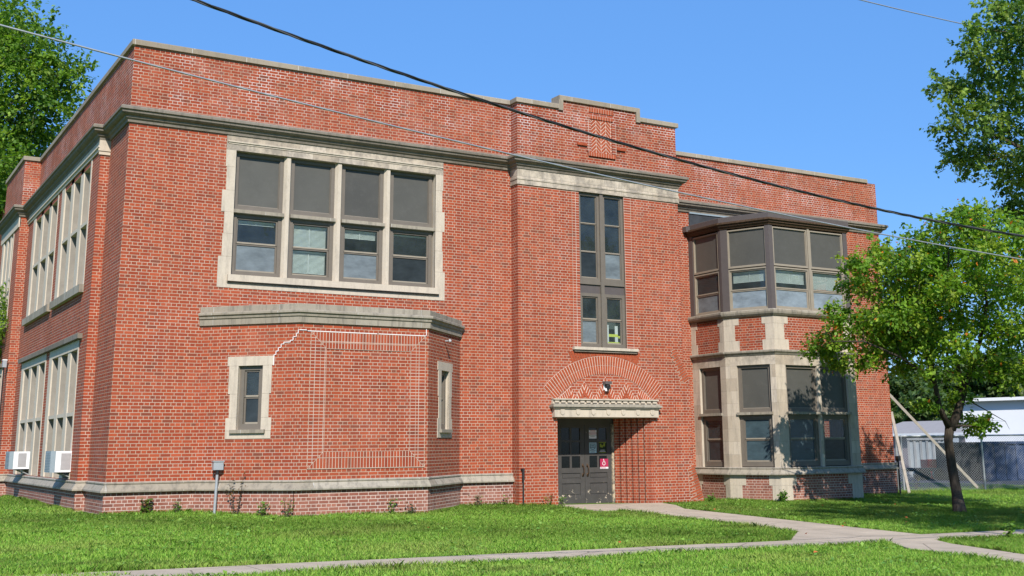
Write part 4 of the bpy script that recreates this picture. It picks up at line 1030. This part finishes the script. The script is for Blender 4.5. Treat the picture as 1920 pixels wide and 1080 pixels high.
blobs = [(site(x + 24, y - 6, DM + float(rng.uniform(-1.5, 1.5)) * r / 40), .72 * r / f_px * DM) for x, y, r in mp]
bx, by = site(2120, 900, DM)[:2]; MBs = np.array([bx, by, G(bx, by)])
q_ = lambda px, py: tuple(site(px, py, DM))
limbs = [([tuple(MBs + [0, 0, -.2]), tuple(MBs + [0, 0, 1.5]), q_(2110, 600), q_(2100, 420)], [.42, .34, .30, .27]), ([q_(2100, 430), q_(2060, 300), q_(1990, 180), q_(1920, 80)], [.18, .13, .09, .04]), ([q_(2100, 430), q_(2110, 250), q_(2110, 60)], [.2, .15, .07]), ([q_(2060, 320), q_(1960, 300), q_(1880, 260), q_(1810, 230)], [.10, .07, .045, .02]), ([q_(2100, 450), q_(2180, 320), q_(2220, 150)], [.15, .10, .05])]
tree('maple_tree', MBs, limbs, blobs, 'tall maple whose drooping boughs reach in at the upper right corner', 'tree', 16, .15, PAL_M, 'bark', 1.05, 6, minr=.55, flat=.7, droop=.5)
# big maple behind the building on the left
DL_ = 46.
lp = [(15, 20, 45), (55, 15, 30), (35, 65, 50), (75, 75, 36), (110, 60, 16), (95, 105, 40), (130, 118, 24), (10, 110, 60), (60, 130, 56), (115, 150, 40), (150, 140, 22), (172, 138, 10), (90, 185, 50), (135, 190, 32), (155, 175, 12), (25, 190, 66), (70, 235, 52), (115, 230, 34), (95, 262, 34), (20, 260, 60), (55, 300, 46), (80, 285, 26), (10, 330, 50), (35, 350, 36), (-50, 60, 90), (-70, 190, 110), (-60, 320, 90), (-160, 120, 130), (-170, 270, 120), (-250, 180, 120), (-120, 0, 110), (-40, -60, 80), (0, 400, 40)]
blobs = [(site(x - 28, y, DL_ + float(rng.uniform(-2, 2)) * min(1.5, r / 40)), .85 * r / f_px * DL_) for x, y, r in lp]
blobs += [(site(x, y, 42.), q / f_px * 42.) for x, y, q in ((-12, 330, 40), (-4, 372, 24), (-30, 420, 40), (-20, 300, 50))]
bx, by = -6.5, 24.; LB = np.array([bx, by, G(bx, by)]); q_ = lambda px, py: tuple(site(px, py, DL_))
c1 = q_(-130, 380)
limbs = [([tuple(LB + [0, 0, -.2]), tuple(LB + [0, 0, 1.5]), tuple(LB + [.2, 0, 4.5]), c1], [.5, .42, .36, .3]), ([c1, q_(-70, 250), q_(-10, 150), q_(40, 60)], [.2, .15, .1, .05]), ([c1, q_(-120, 200), q_(-100, 60)], [.2, .15, .08]), ([c1, q_(-40, 300), q_(40, 230), q_(110, 170)], [.14, .1, .06, .03])]
tree('maple_tree', LB, limbs, blobs, 'large bushy maple rising behind the left end of the school', 'tree', 18, .17, PAL_L, 'bark', .85, 10, minr=.9, flat=.8, droop=.1)
# climbing shrub by the far side window
bs = [(np.array([-.75, 12.9 + random.uniform(-.5, 1.2), z]), .28) for z in (3.5, 3.9, 4.2, 4.6, 4.9, 5.3)]
gy = G(-1, 13.3); sh = tree('climbing_shrub', (-1.0, 13.5, gy), [([(-1.0, 13.5, gy - .1), (-.95, 13.3, 2.), (-.8, 13.1, 4.), (-.8, 13., 5.2)], [.05, .04, .03, .015])], bs, 'dark green climbing shrub beside the farthest side window', 'shrub', 10, .10, PAL_L, 'bark', 1.2, 5)
# trees beyond the lot
far = [(1690, 745, 34, 95), (1730, 760, 30, 90), (1765, 730, 30, 100), (1805, 738, 32, 105), (1850, 712, 40, 100), (1895, 712, 44, 98), (1940, 700, 50, 100), (1715, 720, 26, 108), (1990, 720, 60, 105), (1640, 750, 40, 110), (1870, 690, 30, 120), (1800, 765, 30, 88)]
for i, (x, y, r, D) in enumerate(far):
    c = site(x, y - 12, D); R_ = r / f_px * D * 1.3; bs = []
    zb = G(c[0], c[1])
    for k in range(9):
        a = rng.normal(size=3); a /= np.linalg.norm(a); bs.append((c + a * R_ * .6 - np.array([0, 0, R_ * .1]), R_ * float(rng.uniform(.35, .55))))
    z_ = c[2] - R_; k = 0
    while z_ > .6 and k < 3:
        bs.append((np.array([c[0], c[1], z_]) + np.append(rng.normal(size=2) * R_ * .4, 0), R_ * .55)); z_ -= R_ * .7; k += 1
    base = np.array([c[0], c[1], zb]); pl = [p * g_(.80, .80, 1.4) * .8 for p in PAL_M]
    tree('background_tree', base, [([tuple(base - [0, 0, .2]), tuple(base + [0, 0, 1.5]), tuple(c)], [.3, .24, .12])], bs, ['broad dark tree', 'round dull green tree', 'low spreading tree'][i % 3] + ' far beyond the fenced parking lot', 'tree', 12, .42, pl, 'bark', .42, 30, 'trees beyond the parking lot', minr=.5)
# give each of them a label of its own
bt = [o for o in bpy.data.objects if o.name.startswith('background_tree') and o.parent is None]
order = sorted(bt, key=lambda o: float((np.array(o.location) - C0) @ R2 / ((np.array(o.location) - C0) @ fw_)))
words = ['first', 'second', 'third', 'fourth', 'fifth', 'sixth', 'seventh', 'eighth', 'ninth', 'tenth', 'eleventh', 'twelfth']
for i, o in enumerate(order): o['label'] = 'dull green tree far beyond the fenced lot, %s one from the left' % words[i]
# trees across the street, behind the photographer: the window glass mirrors them
for i, (x, y, h) in enumerate(((14, -64, 13), (26, -60, 16), (38, -66, 17), (50, -62, 15), (63, -66, 18), (76, -60, 15), (90, -66, 17), (104, -62, 16))):
    h *= 1.35
    zb = -1.3; bs = []
    for k in range(9):
        a = rng.normal(size=3); a /= np.linalg.norm(a); bs.append((np.array([x, y, zb + h * .6]) + a * np.array([h * .3, h * .3, h * .27]), h * float(rng.uniform(.16, .24))))
    tree('street_tree', (x, y, zb), [([(x, y, zb - .2), (x, y, zb + h * .3), (x, y, zb + h * .6)], [.4, .3, .15])], bs, 'leafy street tree across the road, seen only mirrored in the windows', 'tree', 12, .55, [p * .7 for p in PAL_M], 'bark', .16, 40, 'street trees across the road', minr=.5)
bs = []
for k in range(22):
    a = rng.normal(size=3); a /= np.linalg.norm(a); bs.append((np.array([12.1, -18.7, 9.]) + a * np.array([2.9, 2.9, 1.8]), float(rng.uniform(1., 1.6))))
zb = G(12.1, -18.7); tree('kerb_tree', (12.1, -18.7, zb), [([(12.1, -18.7, zb - .2), (12.1, -18.7, 3.5), (12.1, -18.7, 9.)], [.28, .2, .08])], bs, 'round kerbside tree just outside the right frame edge, known by its shadow on the lawn', 'tree', 13, .17, PAL_M, 'bark', .42, 12)
# ------------------------------------------------------------------ grass
def blocked(x, y):
    on = ((y < WALK[0]) & (y > WALK[1]) & (x > -1.9 + .3 * np.sin(y * 7))) | ((x > PX[0]) & (x < PX[1]) & (y < -.3) & (y > -10.2)) | ((x > 10.1) & (x < 13.2) & (y > -2.2))
    b = (x > -.22) & (y > 0) & (x < 14.2); b |= (x > 14.1) & (x < 24.45) & (y > 2.07); b |= (x > -.5) & (y > 12) & (x < 10)
    b |= (x > 9.2) & (x < 14.35) & (y > -.36)
    b |= (y > -np.minimum(np.minimum(x - 1.7, 7.8 - x), 1.6)) & (x > 1.7) & (x < 7.8) & (y < .1)
    b |= (x > 16.28) & (x < 20.72) & (y > -.72) & (y > .67 - (x - 16.3) * 1.96) & (y > .67 - (20.7 - x) * 1.96)
    ll = np.interp(-y, [-p[1] for p in LOWL], [p[0] for p in LOWL]); lr = np.interp(-y, [-p[1] for p in LOWR], [p[0] for p in LOWR])
    on |= (y < -10.2) & (x > ll) & (x < lr); on |= (y < -7.9) & (y > -9.25) & (x < 10.8) & (x > 10.75 - (-7.9 - y) * 1.077)
    return on | b
def inview(x, y, z, pad=.06):
    v = np.stack([x - C0[0], y - C0[1], z - C0[2]], 1); d = v @ fw_; px = cx0 + f_px * (v @ R2) / d; py = cy0 - f_px * (v @ U2) / d
    return (d > 2) & (px > -150) & (px < 2070) & (py > 700) & (py < 1200)
def grass(n, hmin, hmax, wid, region, name='grass', edge=None, far=False, pal=None):
    x = rng.uniform(region[0], region[1], n); y = rng.uniform(region[2], region[3], n)
    if edge is not None: x, y = edge(n)
    k = ~blocked(x, y) & inview(x, y, gz(x, y)); x, y = x[k], y[k]; n = len(x)
    z = gz(x, y) - .008
    pat = .5 + .5 * np.sin(x * 1.3 + 2 * np.sin(y * .9)) * np.sin(y * 1.7 + 1.5 * np.sin(x * .6)); pat2 = .5 + .5 * np.sin(x * .37 + y * .51 + 1.7 * np.sin(y * .33 + x * .21))
    h = rng.uniform(hmin, hmax, n) * (.62 + .6 * pat) ; a = rng.uniform(0, 2 * np.pi, n); lean = h * rng.uniform(.15, .95, n); b = a + rng.normal(size=n) * .5
    w = wid * rng.uniform(.6, 1.3, n)
    root = np.stack([x, y, z], 1); sd = np.stack([-np.sin(a), np.cos(a), 0 * a], 1) * w[:, None] / 2
    mid = root + np.stack([np.cos(b) * lean * .35, np.sin(b) * lean * .35, h * .6], 1); tip = root + np.stack([np.cos(b) * lean, np.sin(b) * lean, h], 1)
    v = np.stack([root - sd, root + sd, mid + sd * .75, tip, mid - sd * .75], 1).reshape(-1, 3)
    base = np.array([.20, .375, .052]); yel = np.array([.32, .45, .085]); dk = np.array([.12, .29, .038]); dry = np.array([.30, .26, .11])
    t = rng.random((n, 1)); tn = base * (1 - t) + np.where(t > .5, yel, dk) * t
    p3 = np.clip(np.sin(x * .9 + 2.1 * np.sin(y * .7 + 1)) * np.sin(y * 1.15 + 1.3 * np.sin(x * .55)) * 1.6 - .35, 0, 1)[:, None]; tn = tn * (1 - .55 * p3) + np.array([.30, .37, .09]) * .55 * p3
    p4 = np.clip(np.sin(x * 2.3 + 1.9 * np.sin(y * 1.9)) * np.sin(y * 2.9 + 1.1 * np.sin(x * 1.7)) * 1.9 - .9, 0, 1); tn *= (1 - .38 * p4)[:, None]; 
    tn = tn * (.78 + .40 * pat2[:, None]) ; m = rng.random(n) < .02 + .05 * pat2; tn[m] = dry * (.6 + .5 * rng.random((m.sum(), 1)))
    o = raw_mesh(name, v, 5, np.clip(tn, 0, 1), M['blade']); return o
o = grass(900000, .028, .072, .0085, (-8, 22, -16.5, -.0)); tag(o, 'short green lawn grass around the walks', 'grass', kind='stuff')
o = grass(330000, .03, .08, .012, (-14, 34, -6, 14)); tag(o, 'short green lawn grass close to the school walls and fence', 'grass', kind='stuff')
def edge_pts(n):
    segs = [((-.25, 12), (-.25, 1.8)), ((-.05, 1.8), (-.05, -.05)), ((0, -.06), (1.7, -.06)), ((1.7, -.06), (3.26, -1.66)), ((3.26, -1.67), (6.2, -1.67)), ((6.25, -1.64), (7.85, -.05)), ((7.8, -.06), (9.2, -.06)), ((9.15, -.4), (10.1, -.4)),
            ((13.3, -.42), (14.7, -.42)), ((14.75, 0.), (16.2, 2.)), ((16.22, .6), (16.95, -.76)), ((17, -.76), (20, -.76)), ((20.8, 2.0), (24.4, 2.0)), ((-3, WALK[0] + .03), (10.7, WALK[0] + .03)), ((-2, WALK[1] - .03), (10.5, WALK[1] - .03)), ((9.7, -11.5), (9.1, -14.5)), ((11.3, -11.), (10.3, -13.8)), ((PX[1] + .03, -9.1), (PX[1] + .03, -1.0)), ((PX[0] - .03, -7.9), (PX[0] - .03, -2)), ((PX[1], WALK[0] + .03), (24, WALK[0] + .03)), ((11.8, WALK[1] - .03), (24, WALK[1] - .03)), ((28.9, 6.1), (32, -2.))]
    L = np.array([math.dist(*s) for s in segs]); i = rng.choice(len(segs), n, p=L / L.sum()); t = rng.random(n)
    A = np.array([s[0] for s in segs]); Bq = np.array([s[1] for s in segs]); p = A[i] + (Bq[i] - A[i]) * t[:, None] + rng.normal(size=(n, 2)) * .035
    return p[:, 0], p[:, 1]
o = grass(70000, .035, .11, .008, (0, 1, 0, 1), 'edge_grass', edge=edge_pts); tag(o, 'longer untrimmed grass along walls and walk edges', 'grass', kind='stuff')
# clover and plantain patches in the turf
cn = []
for _ in range(420):
    cxx, cyy, cr = rng.uniform(-7, 24), rng.uniform(-16, 3), rng.uniform(.08, .38); k = int(60 * cr + 6); cn.append(np.stack([cxx + rng.normal(size=k) * cr, cyy + rng.normal(size=k) * cr * .8], 1))
cn = np.concatenate(cn); ok = ~blocked(cn[:, 0], cn[:, 1]) & inview(cn[:, 0], cn[:, 1], gz(cn[:, 0], cn[:, 1])); cn = cn[ok]; k = len(cn)
cc3 = np.stack([cn[:, 0], cn[:, 1], gz(cn[:, 0], cn[:, 1]) + rng.uniform(.03, .065, k)], 1); dd = rng.normal(size=(k, 3)); dd[:, 2] *= .25
o = leaf_mesh('clover', cc3, np.tile([0, 0, 1.], (k, 1)) + rng.normal(size=(k, 3)) * .3, dd, rng.uniform(.035, .09, k), np.where(rng.random((k, 1)) < .6, [[.24, .40, .07]], [[.13, .27, .05]]) * rng.uniform(.8, 1.15, (k, 1)), M['blade'])
tag(o, 'pale clover and plantain leaves scattered through the lawn', 'clover', kind='stuff')
# broadleaf weeds: countable plants at the wall foot
def weed(x, y, h, n, size, label, pal, stems=3, tall=False):
    h *= .85; z = G(x, y); t = empty('weed', (x, y, z)); tag(t, label, 'weed', 'weeds at the foot of the walls')
    mb = MB(); CS, NN, DD, TT = [], [], [], []
    for s in range(stems):
        a = random.uniform(0, 6.28); tip = np.array([x + math.cos(a) * h * .22, y + math.sin(a) * h * .15 - .02, z + h * random.uniform(.75, 1.05)]); root = np.array([x + math.cos(a) * .03, y + math.sin(a) * .03, z])
        mb.tube([tuple(root), tuple((root + tip) / 2 + [0.01, 0, .02]), tuple(tip)], [.006, .004, .002], M['bark'], 4)
        k = n // stems; tt = rng.random(k); c = root + (tip - root) * tt[:, None] + rng.normal(size=(k, 3)) * [.045, .04, .02]; CS.append(c)
        d = rng.normal(size=(k, 3)); d[:, 2] = abs(d[:, 2]) * .3; DD.append(d); NN.append(rng.normal(size=(k, 3)) * .4 + [0, -.3, 1]); TT.append(pal[int(rng.integers(len(pal)))] * (.7 + .6 * rng.random((k, 1))))
    cs = np.concatenate(CS); leaf_mesh('foliage', cs, np.concatenate(NN), np.concatenate(DD), size * (.6 + .8 * rng.random(len(cs))), np.concatenate(TT), M['leaf'], t)
    mb.build('stem', t)
RED = [g_(.17, .07, .03), g_(.12, .10, .03), g_(.20, .10, .04)]
WG = [g_(.17, .28, .05), g_(.12, .23, .04)]
weed(.75, -.12, .36, 80, .085, 'leafy green weed just right of the building corner', WG + RED[1:2], 5)
weed(1.35, -.12, .34, 45, .06, 'thin upright weed between the corner and the electrical box', WG, 3)
weed(2.35, -.85, .95, 90, .05, 'tall reddish dry weed climbing behind the electrical box', RED, 4)
weed(2.75, -1.3, .35, 70, .06, 'low green weed on the slanted bay side', WG, 5)
weed(3.1, -1.72, .45, 60, .05, 'grassy weed at the left corner of the bay', WG, 5)
weed(5.35, -1.72, .40, 60, .06, 'upright weed at the middle right of the bay plinth', WG, 2)
weed(5.75, -1.72, .30, 40, .055, 'small dark weed near the right bay corner', [g_(.06, .09, .03)], 2)
weed(8.2, -.12, .40, 60, .05, 'straggly weed between the bay and the entrance block', WG + RED[1:2], 4)
weed(8.9, -.2, .30, 60, .05, 'low weed beside the black standpipe', WG, 4)
weed(9.9, -.5, .34, 50, .05, 'thin weed at the left edge of the doorway', WG + RED[:1], 4)
weed(10.15, -.62, .30, 70, .05, 'tuft of weed by the door threshold', WG, 6)
weed(14.9, -.35, .22, 110, .07, 'low spreading weed at the flared buttress foot', WG, 6)
weed(16.9, -.85, .34, 170, .08, 'bright green bushy weed at the foot of the right bay', [g_(.13, .26, .03), g_(.10, .20, .03)], 7)
weed(13.6, -9.9 - .45, .32, 60, .10, 'seeding broad weed beside the walk junction', WG, 4)
weed(28.8, 5.2, .5, 60, .06, 'tall dry weed at the left fence post', [g_(.22, .20, .08)], 5)
weed(30.2, 3.4, .45, 50, .06, 'tall dry weed at the middle of the fence', [g_(.25, .19, .08)], 5)
# fallen leaves
lm = plain('orange_leaf', (.48, .13, .04), .7, .2, var=.2)
pts = [(6.1, -8.8), (-.3, -8.72), (9.2, -8.9), (10.2, -8.7), (12.65, -3.2), (12.6, -6.8), (12.7, -7.0), (12.68, -7.2), (12.4, -7.4), (12.62, -6.1), (12.7, -4.0), (15., -1.6), (13.4, -2.), (16.2, -3.), (17.5, -5.), (15.2, -6.5), (12.9, -10.2), (13.3, -11), (9.1, -11.), (7.6, -11.6), (4.4, -5.4), (18.6, -3.1), (19.2, -6.4), (14.2, -7.4)]
mbl = MB(); mbl.poly([(-.034, 0, .0), (-.008, -.026, .012), (.038, 0, .004), (-.008, .026, .014)], lm); leaf0 = mbl.build('fallen_leaf')
places = ['on the near sidewalk', 'on the lawn by the sidewalk', 'at the walk edge', 'near the walk junction', 'beside the entrance path', 'along the path kerb', 'by the path edge', 'under the lawn tree', 'in the shaded grass', 'in front of the right bay']
for i, (x, y) in enumerate(pts):
    o = leaf0 if i == 0 else leaf0.copy()
    if i: col.objects.link(o)
    o.location = (x, y, G(x, y) + (.05 if not (PX[0] < x < PX[1] or WALK[1] < y < WALK[0]) else .04) + .02 * (not (PX[0] < x < PX[1] or WALK[1] < y < WALK[0]))); o.rotation_euler = (random.uniform(-.5, .5), random.uniform(-.5, .5), random.uniform(0, 6.28))
    tag(o, 'small curled orange fallen leaf lying on the grass or walk', 'leaf', 'orange leaves fallen on the lawn and walk')
# ------------------------------------------------------------------ cables
def cable(name, pts, y, rad, mat, label, strands=1, ext=30):
    pts = np.array(pts); cf = np.polyfit(pts[:, 0], pts[:, 1], 2); x0, x1 = pts[0, 0] - ext, pts[-1, 0] + ext
    if cf[0] < .002: cf = np.array([.002, np.polyfit(pts[:, 0], pts[:, 1] - .002 * pts[:, 0] ** 2, 1)[0], np.polyfit(pts[:, 0], pts[:, 1] - .002 * pts[:, 0] ** 2, 1)[1]])
    mb = MB(); xs = np.arange(x0, x1, .05 if strands > 1 else .4)
    for s in range(strands):
        P_ = []
        for x in xs:
            ph = x * 2 * math.pi / .85 + s * 2 * math.pi / strands; o = rad * 1.0 if strands > 1 else 0
            P_.append((x, y + o * math.cos(ph), np.polyval(cf, x) + o * math.sin(ph)))
        mb.tube(P_, rad, mat if s < 2 or strands == 1 else M['cable_dark'], 6)
    tag(mb.build(name, None, True), label, 'cable')
cable('power_cable', [(-2.547, 4.415), (-2.025, 4.327), (-1.424, 4.188), (-.899, 4.081), (-.236, 3.986), (.588, 3.871), (1.538, 3.744), (2.639, 3.639), (3.609, 3.541), (4.405, 3.454), (5.648, 3.329), (6.631, 3.321), (8.373, 3.258)], -15, .009, M['black'], 'thick black twisted power cable hanging across the front of the school', 3)
cable('guy_wire', [(-3.994, 4.181), (-3.563, 4.128), (-3.045, 4.059), (-1.748, 3.923), (-.547, 3.795), (.661, 3.677), (1.998, 3.595), (3.252, 3.467), (5.154, 3.334), (7.042, 3.243), (9.425, 3.134)], -14.2, .0088, M['cable_grey'], 'pale grey stranded wire crossing the whole view below the black cable')
cable('overhead_wire', [(27.47, 17.15), (30.05, 17.22), (33.5, 17.27)], 5, .022, M['cable_grey'], 'thin wire in the upper right sky running into the maple')
# ------------------------------------------------------------------ fence, planks, yard
def chain_fence():
    A = site(1686, 917, 40.6)[:2]; Bp = site(1848, 919, 40.6)[:2]; d = (Bp - A) / np.linalg.norm(Bp - A); n = 3; sp = np.linalg.norm(Bp - A)
    z0 = -1.03; H = 1.86
    t = empty('chain_link_fence', (A[0], A[1], z0)); tag(t, 'galvanised chain link fence with round posts and top rail', 'fence')
    Lw = sp * n
    for k in range(n + 1):
        p = A + d * sp * k; mb = MB(); mb.tube([(p[0], p[1], z0 - .1), (p[0], p[1], z0 + H + .03)], .032, M['grey_metal'], 10); mb.tube([(p[0], p[1], z0 + H + .03), (p[0], p[1], z0 + H + .07)], [.04, .01], M['grey_metal'], 10); mb.build('post', t)
    p2 = A + d * .18; mb = MB(); mb.tube([(p2[0], p2[1], z0 - .1), (p2[0], p2[1], z0 + H)], .03, M['grey_metal'], 10); mb.build('post', t)
    mb = MB(); e = A + d * Lw; mb.tube([(A[0], A[1], z0 + H), (e[0], e[1], z0 + H)], .028, M['grey_metal'], 8); mb.build('top_rail', t)
    mb = MB(); s = .085; r = .0038; m = int(Lw / s); hh = H - .06
    def seg(u0, v0, u1, v1):
        n_ = np.array([-d[1], d[0]]) * r
        a = A + d * u0; b = A + d * u1; dv = .004
        mb.poly([(a[0] - dv * d[0], a[1] - dv * d[1], z0 + .04 + v0), (a[0] + dv * d[0], a[1] + dv * d[1], z0 + .04 + v0), (b[0] + dv * d[0], b[1] + dv * d[1], z0 + .04 + v1), (b[0] - dv * d[0], b[1] - dv * d[1], z0 + .04 + v1)], M['grey_metal'])
    u = -hh
    while u < Lw:
        a0 = max(u, 0); v0 = a0 - u; a1 = min(u + hh, Lw); v1 = a1 - u; seg(a0, v0, a1, v1)
        seg(a0, hh - v0, a1, hh - v1); u += s
    mb.build('mesh', t)
chain_fence()
def plank(a, b, w, th, label):
    a, b = Vector(a), Vector(b); d = (b - a).normalized(); s = d.cross(Vector(fw_)).normalized() * w / 2; k = d.cross(s).normalized() * th / 2
    mb = MB(); mb.hexa([tuple(a - s - k), tuple(a + s - k), tuple(a + s + k), tuple(a - s + k), tuple(b - s - k), tuple(b + s - k), tuple(b + s + k), tuple(b - s + k)], M['wood'])
    tag(mb.build('wooden_pole'), label, 'pole', 'poles leaning on the school')
plank(site(1833, 914, 40.), site(1668, 740, 39.2), .085, .05, 'long pale pole leaning from the fence foot up to the right corner of the school')
plank(site(1706, 930, 37.9), site(1671, 772, 38.4), .09, .05, 'short steep pole propped against the right corner of the school')
# asphalt lot
mb = MB()
lot = [site(1560, 0, 44), site(2300, 0, 44), site(2500, 0, 95), site(1560, 0, 95)]
c_ = [(p[0], p[1], G(p[0], p[1]) + .012) for p in lot]; mb.poly(c_, M['asphalt']); tag(mb.build('parking_lot'), kind='structure')
def far_box(name, pl, pr_, depth, D, D2, ztop, mats, label, cat, rib=None, ribmat=None, dark=None):
    a = site(pl, 850, D)[:2]; b = site(pr_, 850, D2)[:2]; d = (b - a) / np.linalg.norm(b - a); nrm = np.array([-d[1], d[0]]);
    if nrm @ fw_[:2] < 0: nrm = -nrm
    c = b + nrm * depth; e = a + nrm * depth; zb = -1.02
    t = empty(name, (a[0], a[1], zb)); tag(t, label, cat)
    mb = MB(); mb.hexa([(*a, zb), (*b, zb), (*c, zb), (*e, zb), (*a, ztop), (*b, ztop), (*c, ztop), (*e, ztop)], mats); mb.build('body', t)
    if rib:
        mb = MB(); L = np.linalg.norm(b - a); n = int(L / rib)
        for k in range(n + 1):
            p = a + d * (k * rib); q = p + d * rib * .35
            p2, q2 = p - nrm * .05, q - nrm * .05
            mb.hexa([(*p2, zb + .1), (*q2, zb + .1), (*q, zb + .1), (*p, zb + .1), (*p2, ztop - .05), (*q2, ztop - .05), (*q, ztop - .05), (*p, ztop - .05)], ribmat)
        mb.build('rib_panel', t)
        mb = MB(); p2, q2 = a - nrm * .09, b - nrm * .09; mb.hexa([(*p2, ztop - .08), (*q2, ztop - .08), (*b, ztop - .08), (*a, ztop - .08), (*p2, ztop + .02), (*q2, ztop + .02), (*b, ztop + .02), (*a, ztop + .02)], ribmat); mb.build('top_rim', t)
    return t
M['navy_steel'] = plain('navy_steel', (.030, .055, .13), .6, .3, var=.4, scale=1.2); M['dark_steel'] = plain('dark_steel', (.035, .033, .034), .7, .3, var=.4, scale=1.5)
M['pale_steel'] = plain('pale_corrugated', (.34, .39, .43), .6, .3, var=.2, scale=2); M['siding'] = plain('white_siding', (.78, .80, .84), .6, .3, var=.08, scale=.5); M['shingle'] = plain('grey_roof', (.33, .31, .30), .9, .2, var=.2)
M['mauve'] = plain('mauve_wall', (.25, .22, .24), .9, .2, var=.1); M['redbox'] = plain('red_plastic', (.48, .06, .06), .6, .3)
far_box('dumpster', 1786, 1842, 2.2, 50, 50, .58, M['dark_steel'], 'black steel dumpster behind the fence', 'dumpster', .35, M['dark_steel'])
far_box('dumpster', 1844, 1990, 2.2, 49.5, 49.5, .60, M['navy_steel'], 'navy blue steel dumpster behind the fence at the right', 'dumpster', .45, M['navy_steel'])
far_box('shipping_container', 1703, 1772, 2.4, 57, 56, .80, M['pale_steel'], 'pale grey ribbed container behind the fence near the school corner', 'container', .3, M['grey_metal'])
far_box('crate', 1737, 1770, .9, 52.5, 52.5, -.15, M['redbox'], 'red crate in front of the pale container', 'crate', .12, M['redbox'])
# flat trailer beside the container
t = empty('flat_trailer', tuple(np.append(site(1700, 850, 51)[:2], -1.02))); tag(t, 'low dark flatbed trailer on small wheels behind the fence', 'trailer')
mb = MB(); a = site(1698, 862, 51.5); b = site(1778, 862, 51.5)
mb.tube([(a[0], a[1], -.55), (b[0], b[1], -.55)], .09, M['black'], 6); mb.build('bed', t)
for s in (.3, .42, .75):
    p = a + (b - a) * s; mb = MB(); v = (b - a) / np.linalg.norm(b - a); nrm = np.array([-v[1], v[0], 0]); mb.tube([tuple(np.array([p[0], p[1], -.77]) - nrm * .12), tuple(np.array([p[0], p[1], -.77]) + nrm * .12)], .25, M['black'], 16); mb.build('wheel', t)
def shed(name, pl, pr_, D, D2, zeave, zridge, wallm, roofm, label, depth=8, siding=False):
    a = site(pl, 850, D)[:2]; b = site(pr_, 850, D2)[:2]; d = (b - a) / np.linalg.norm(b - a); nrm = np.array([-d[1], d[0]])
    if nrm @ fw_[:2] < 0: nrm = -nrm
    c = b + nrm * depth; e = a + nrm * depth; zb = -1.02; m0 = (a + e) / 2; m1 = (b + c) / 2
    t = empty(name, (a[0], a[1], zb)); tag(t, label, 'building')
    mb = MB(); mb.hexa([(*a, zb), (*b, zb), (*c, zb), (*e, zb), (*a, zeave), (*b, zeave), (*c, zeave), (*e, zeave)], wallm)
    mb.poly([(*a, zeave), (*e, zeave), (*m0, zridge)], wallm); mb.poly([(*b, zeave), (*c, zeave), (*m1, zridge)], wallm)
    if siding:
        z = zb + .15
        while z < zeave:
            p, q = a - nrm * .012, b - nrm * .012; mb.hexa([(*p, z), (*q, z), (*b, z), (*a, z), (*p, z + .13), (*q, z + .13), (*b, z + .14), (*a, z + .14)], wallm); z += .16
    mb.build('wall', t)
    mb = MB(); o = nrm * .4; ex = d * .3
    for (p, q, r, s) in ((a - o - ex, b - o + ex, m1 + ex, m0 - ex), (e + o - ex, c + o + ex, m1 + ex, m0 - ex)):
        mb.hexa([(*p, zeave - .06), (*q, zeave - .06), (*r, zridge), (*s, zridge), (*p, zeave + .04), (*q, zeave + .04), (*r, zridge + .1), (*s, zridge + .1)], roofm)
    mb.build('roof', t)
    mb = MB(); p, q = a - o - ex, b - o + ex; mb.hexa([(*(p - nrm * .04), zeave - .12), (*(q - nrm * .04), zeave - .12), (*q, zeave - .12), (*p, zeave - .12), (*(p - nrm * .04), zeave + .05), (*(q - nrm * .04), zeave + .05), (*q, zeave + .05), (*p, zeave + .05)], M['white']); mb.build('fascia', t)
shed('white_building', 1812, 2150, 66, 60, 2.95, 3.0, M['siding'], M['shingle'], 'plain white sided building behind the dumpsters', 10, False)
shed('low_shed', 1640, 1812, 80, 74, 1.15, 1.95, M['mauve'], M['shingle'], 'low mauve shed with grey gable roof beyond the fence', 7)
mb = MB(); a = site(1668, 690, 45); b = site(1690, 730, 45)
# ------------------------------------------------------------------ light
sdir = Vector((-.43, -1., .83)).normalized()
sun = bpy.data.lights.new('sun', 'SUN'); sun.energy = 5.; sun.angle = math.radians(.53); sun.color = (1., .945, .86)
so = bpy.data.objects.new('sun', sun); col.objects.link(so); so.rotation_euler = (-sdir).to_track_quat('-Z', 'Y').to_euler(); so.location = (-10, -30, 30)
w = bpy.data.worlds.new('World'); scene.world = w; w.use_nodes = True; nt = w.node_tree; nt.nodes.clear()
sk = nt.nodes.new('ShaderNodeTexSky'); sk.sky_type = 'NISHITA'; sk.sun_disc = False
sk.sun_elevation = math.asin(sdir.z); sk.sun_rotation = math.atan2(sdir.x, sdir.y); sk.air_density = 1.0; sk.dust_density = .0; sk.ozone_density = 3.5; sk.altitude = 200
bg = nt.nodes.new('ShaderNodeBackground'); bg.inputs[1].default_value = .15
out = nt.nodes.new('ShaderNodeOutputWorld'); hs = nt.nodes.new('ShaderNodeHueSaturation'); hs.inputs['Saturation'].default_value = 1.22; nt.links.new(sk.outputs[0], hs.inputs['Color']); mxs = nt.nodes.new('ShaderNodeMix'); mxs.data_type = 'RGBA'; mxs.inputs[0].default_value = .66; mxs.inputs[7].default_value = (.86, 2.15, 5.1, 1); nt.links.new(hs.outputs[0], mxs.inputs[6]); nt.links.new(mxs.outputs[2], bg.inputs[0]); nt.links.new(bg.outputs[0], out.inputs[0])
scene.view_settings.view_transform = 'Standard'; scene.view_settings.look = 'None'; scene.view_settings.exposure = .28; scene.view_settings.gamma = 1
scene.render.resolution_x = 1024; scene.render.resolution_y = 576
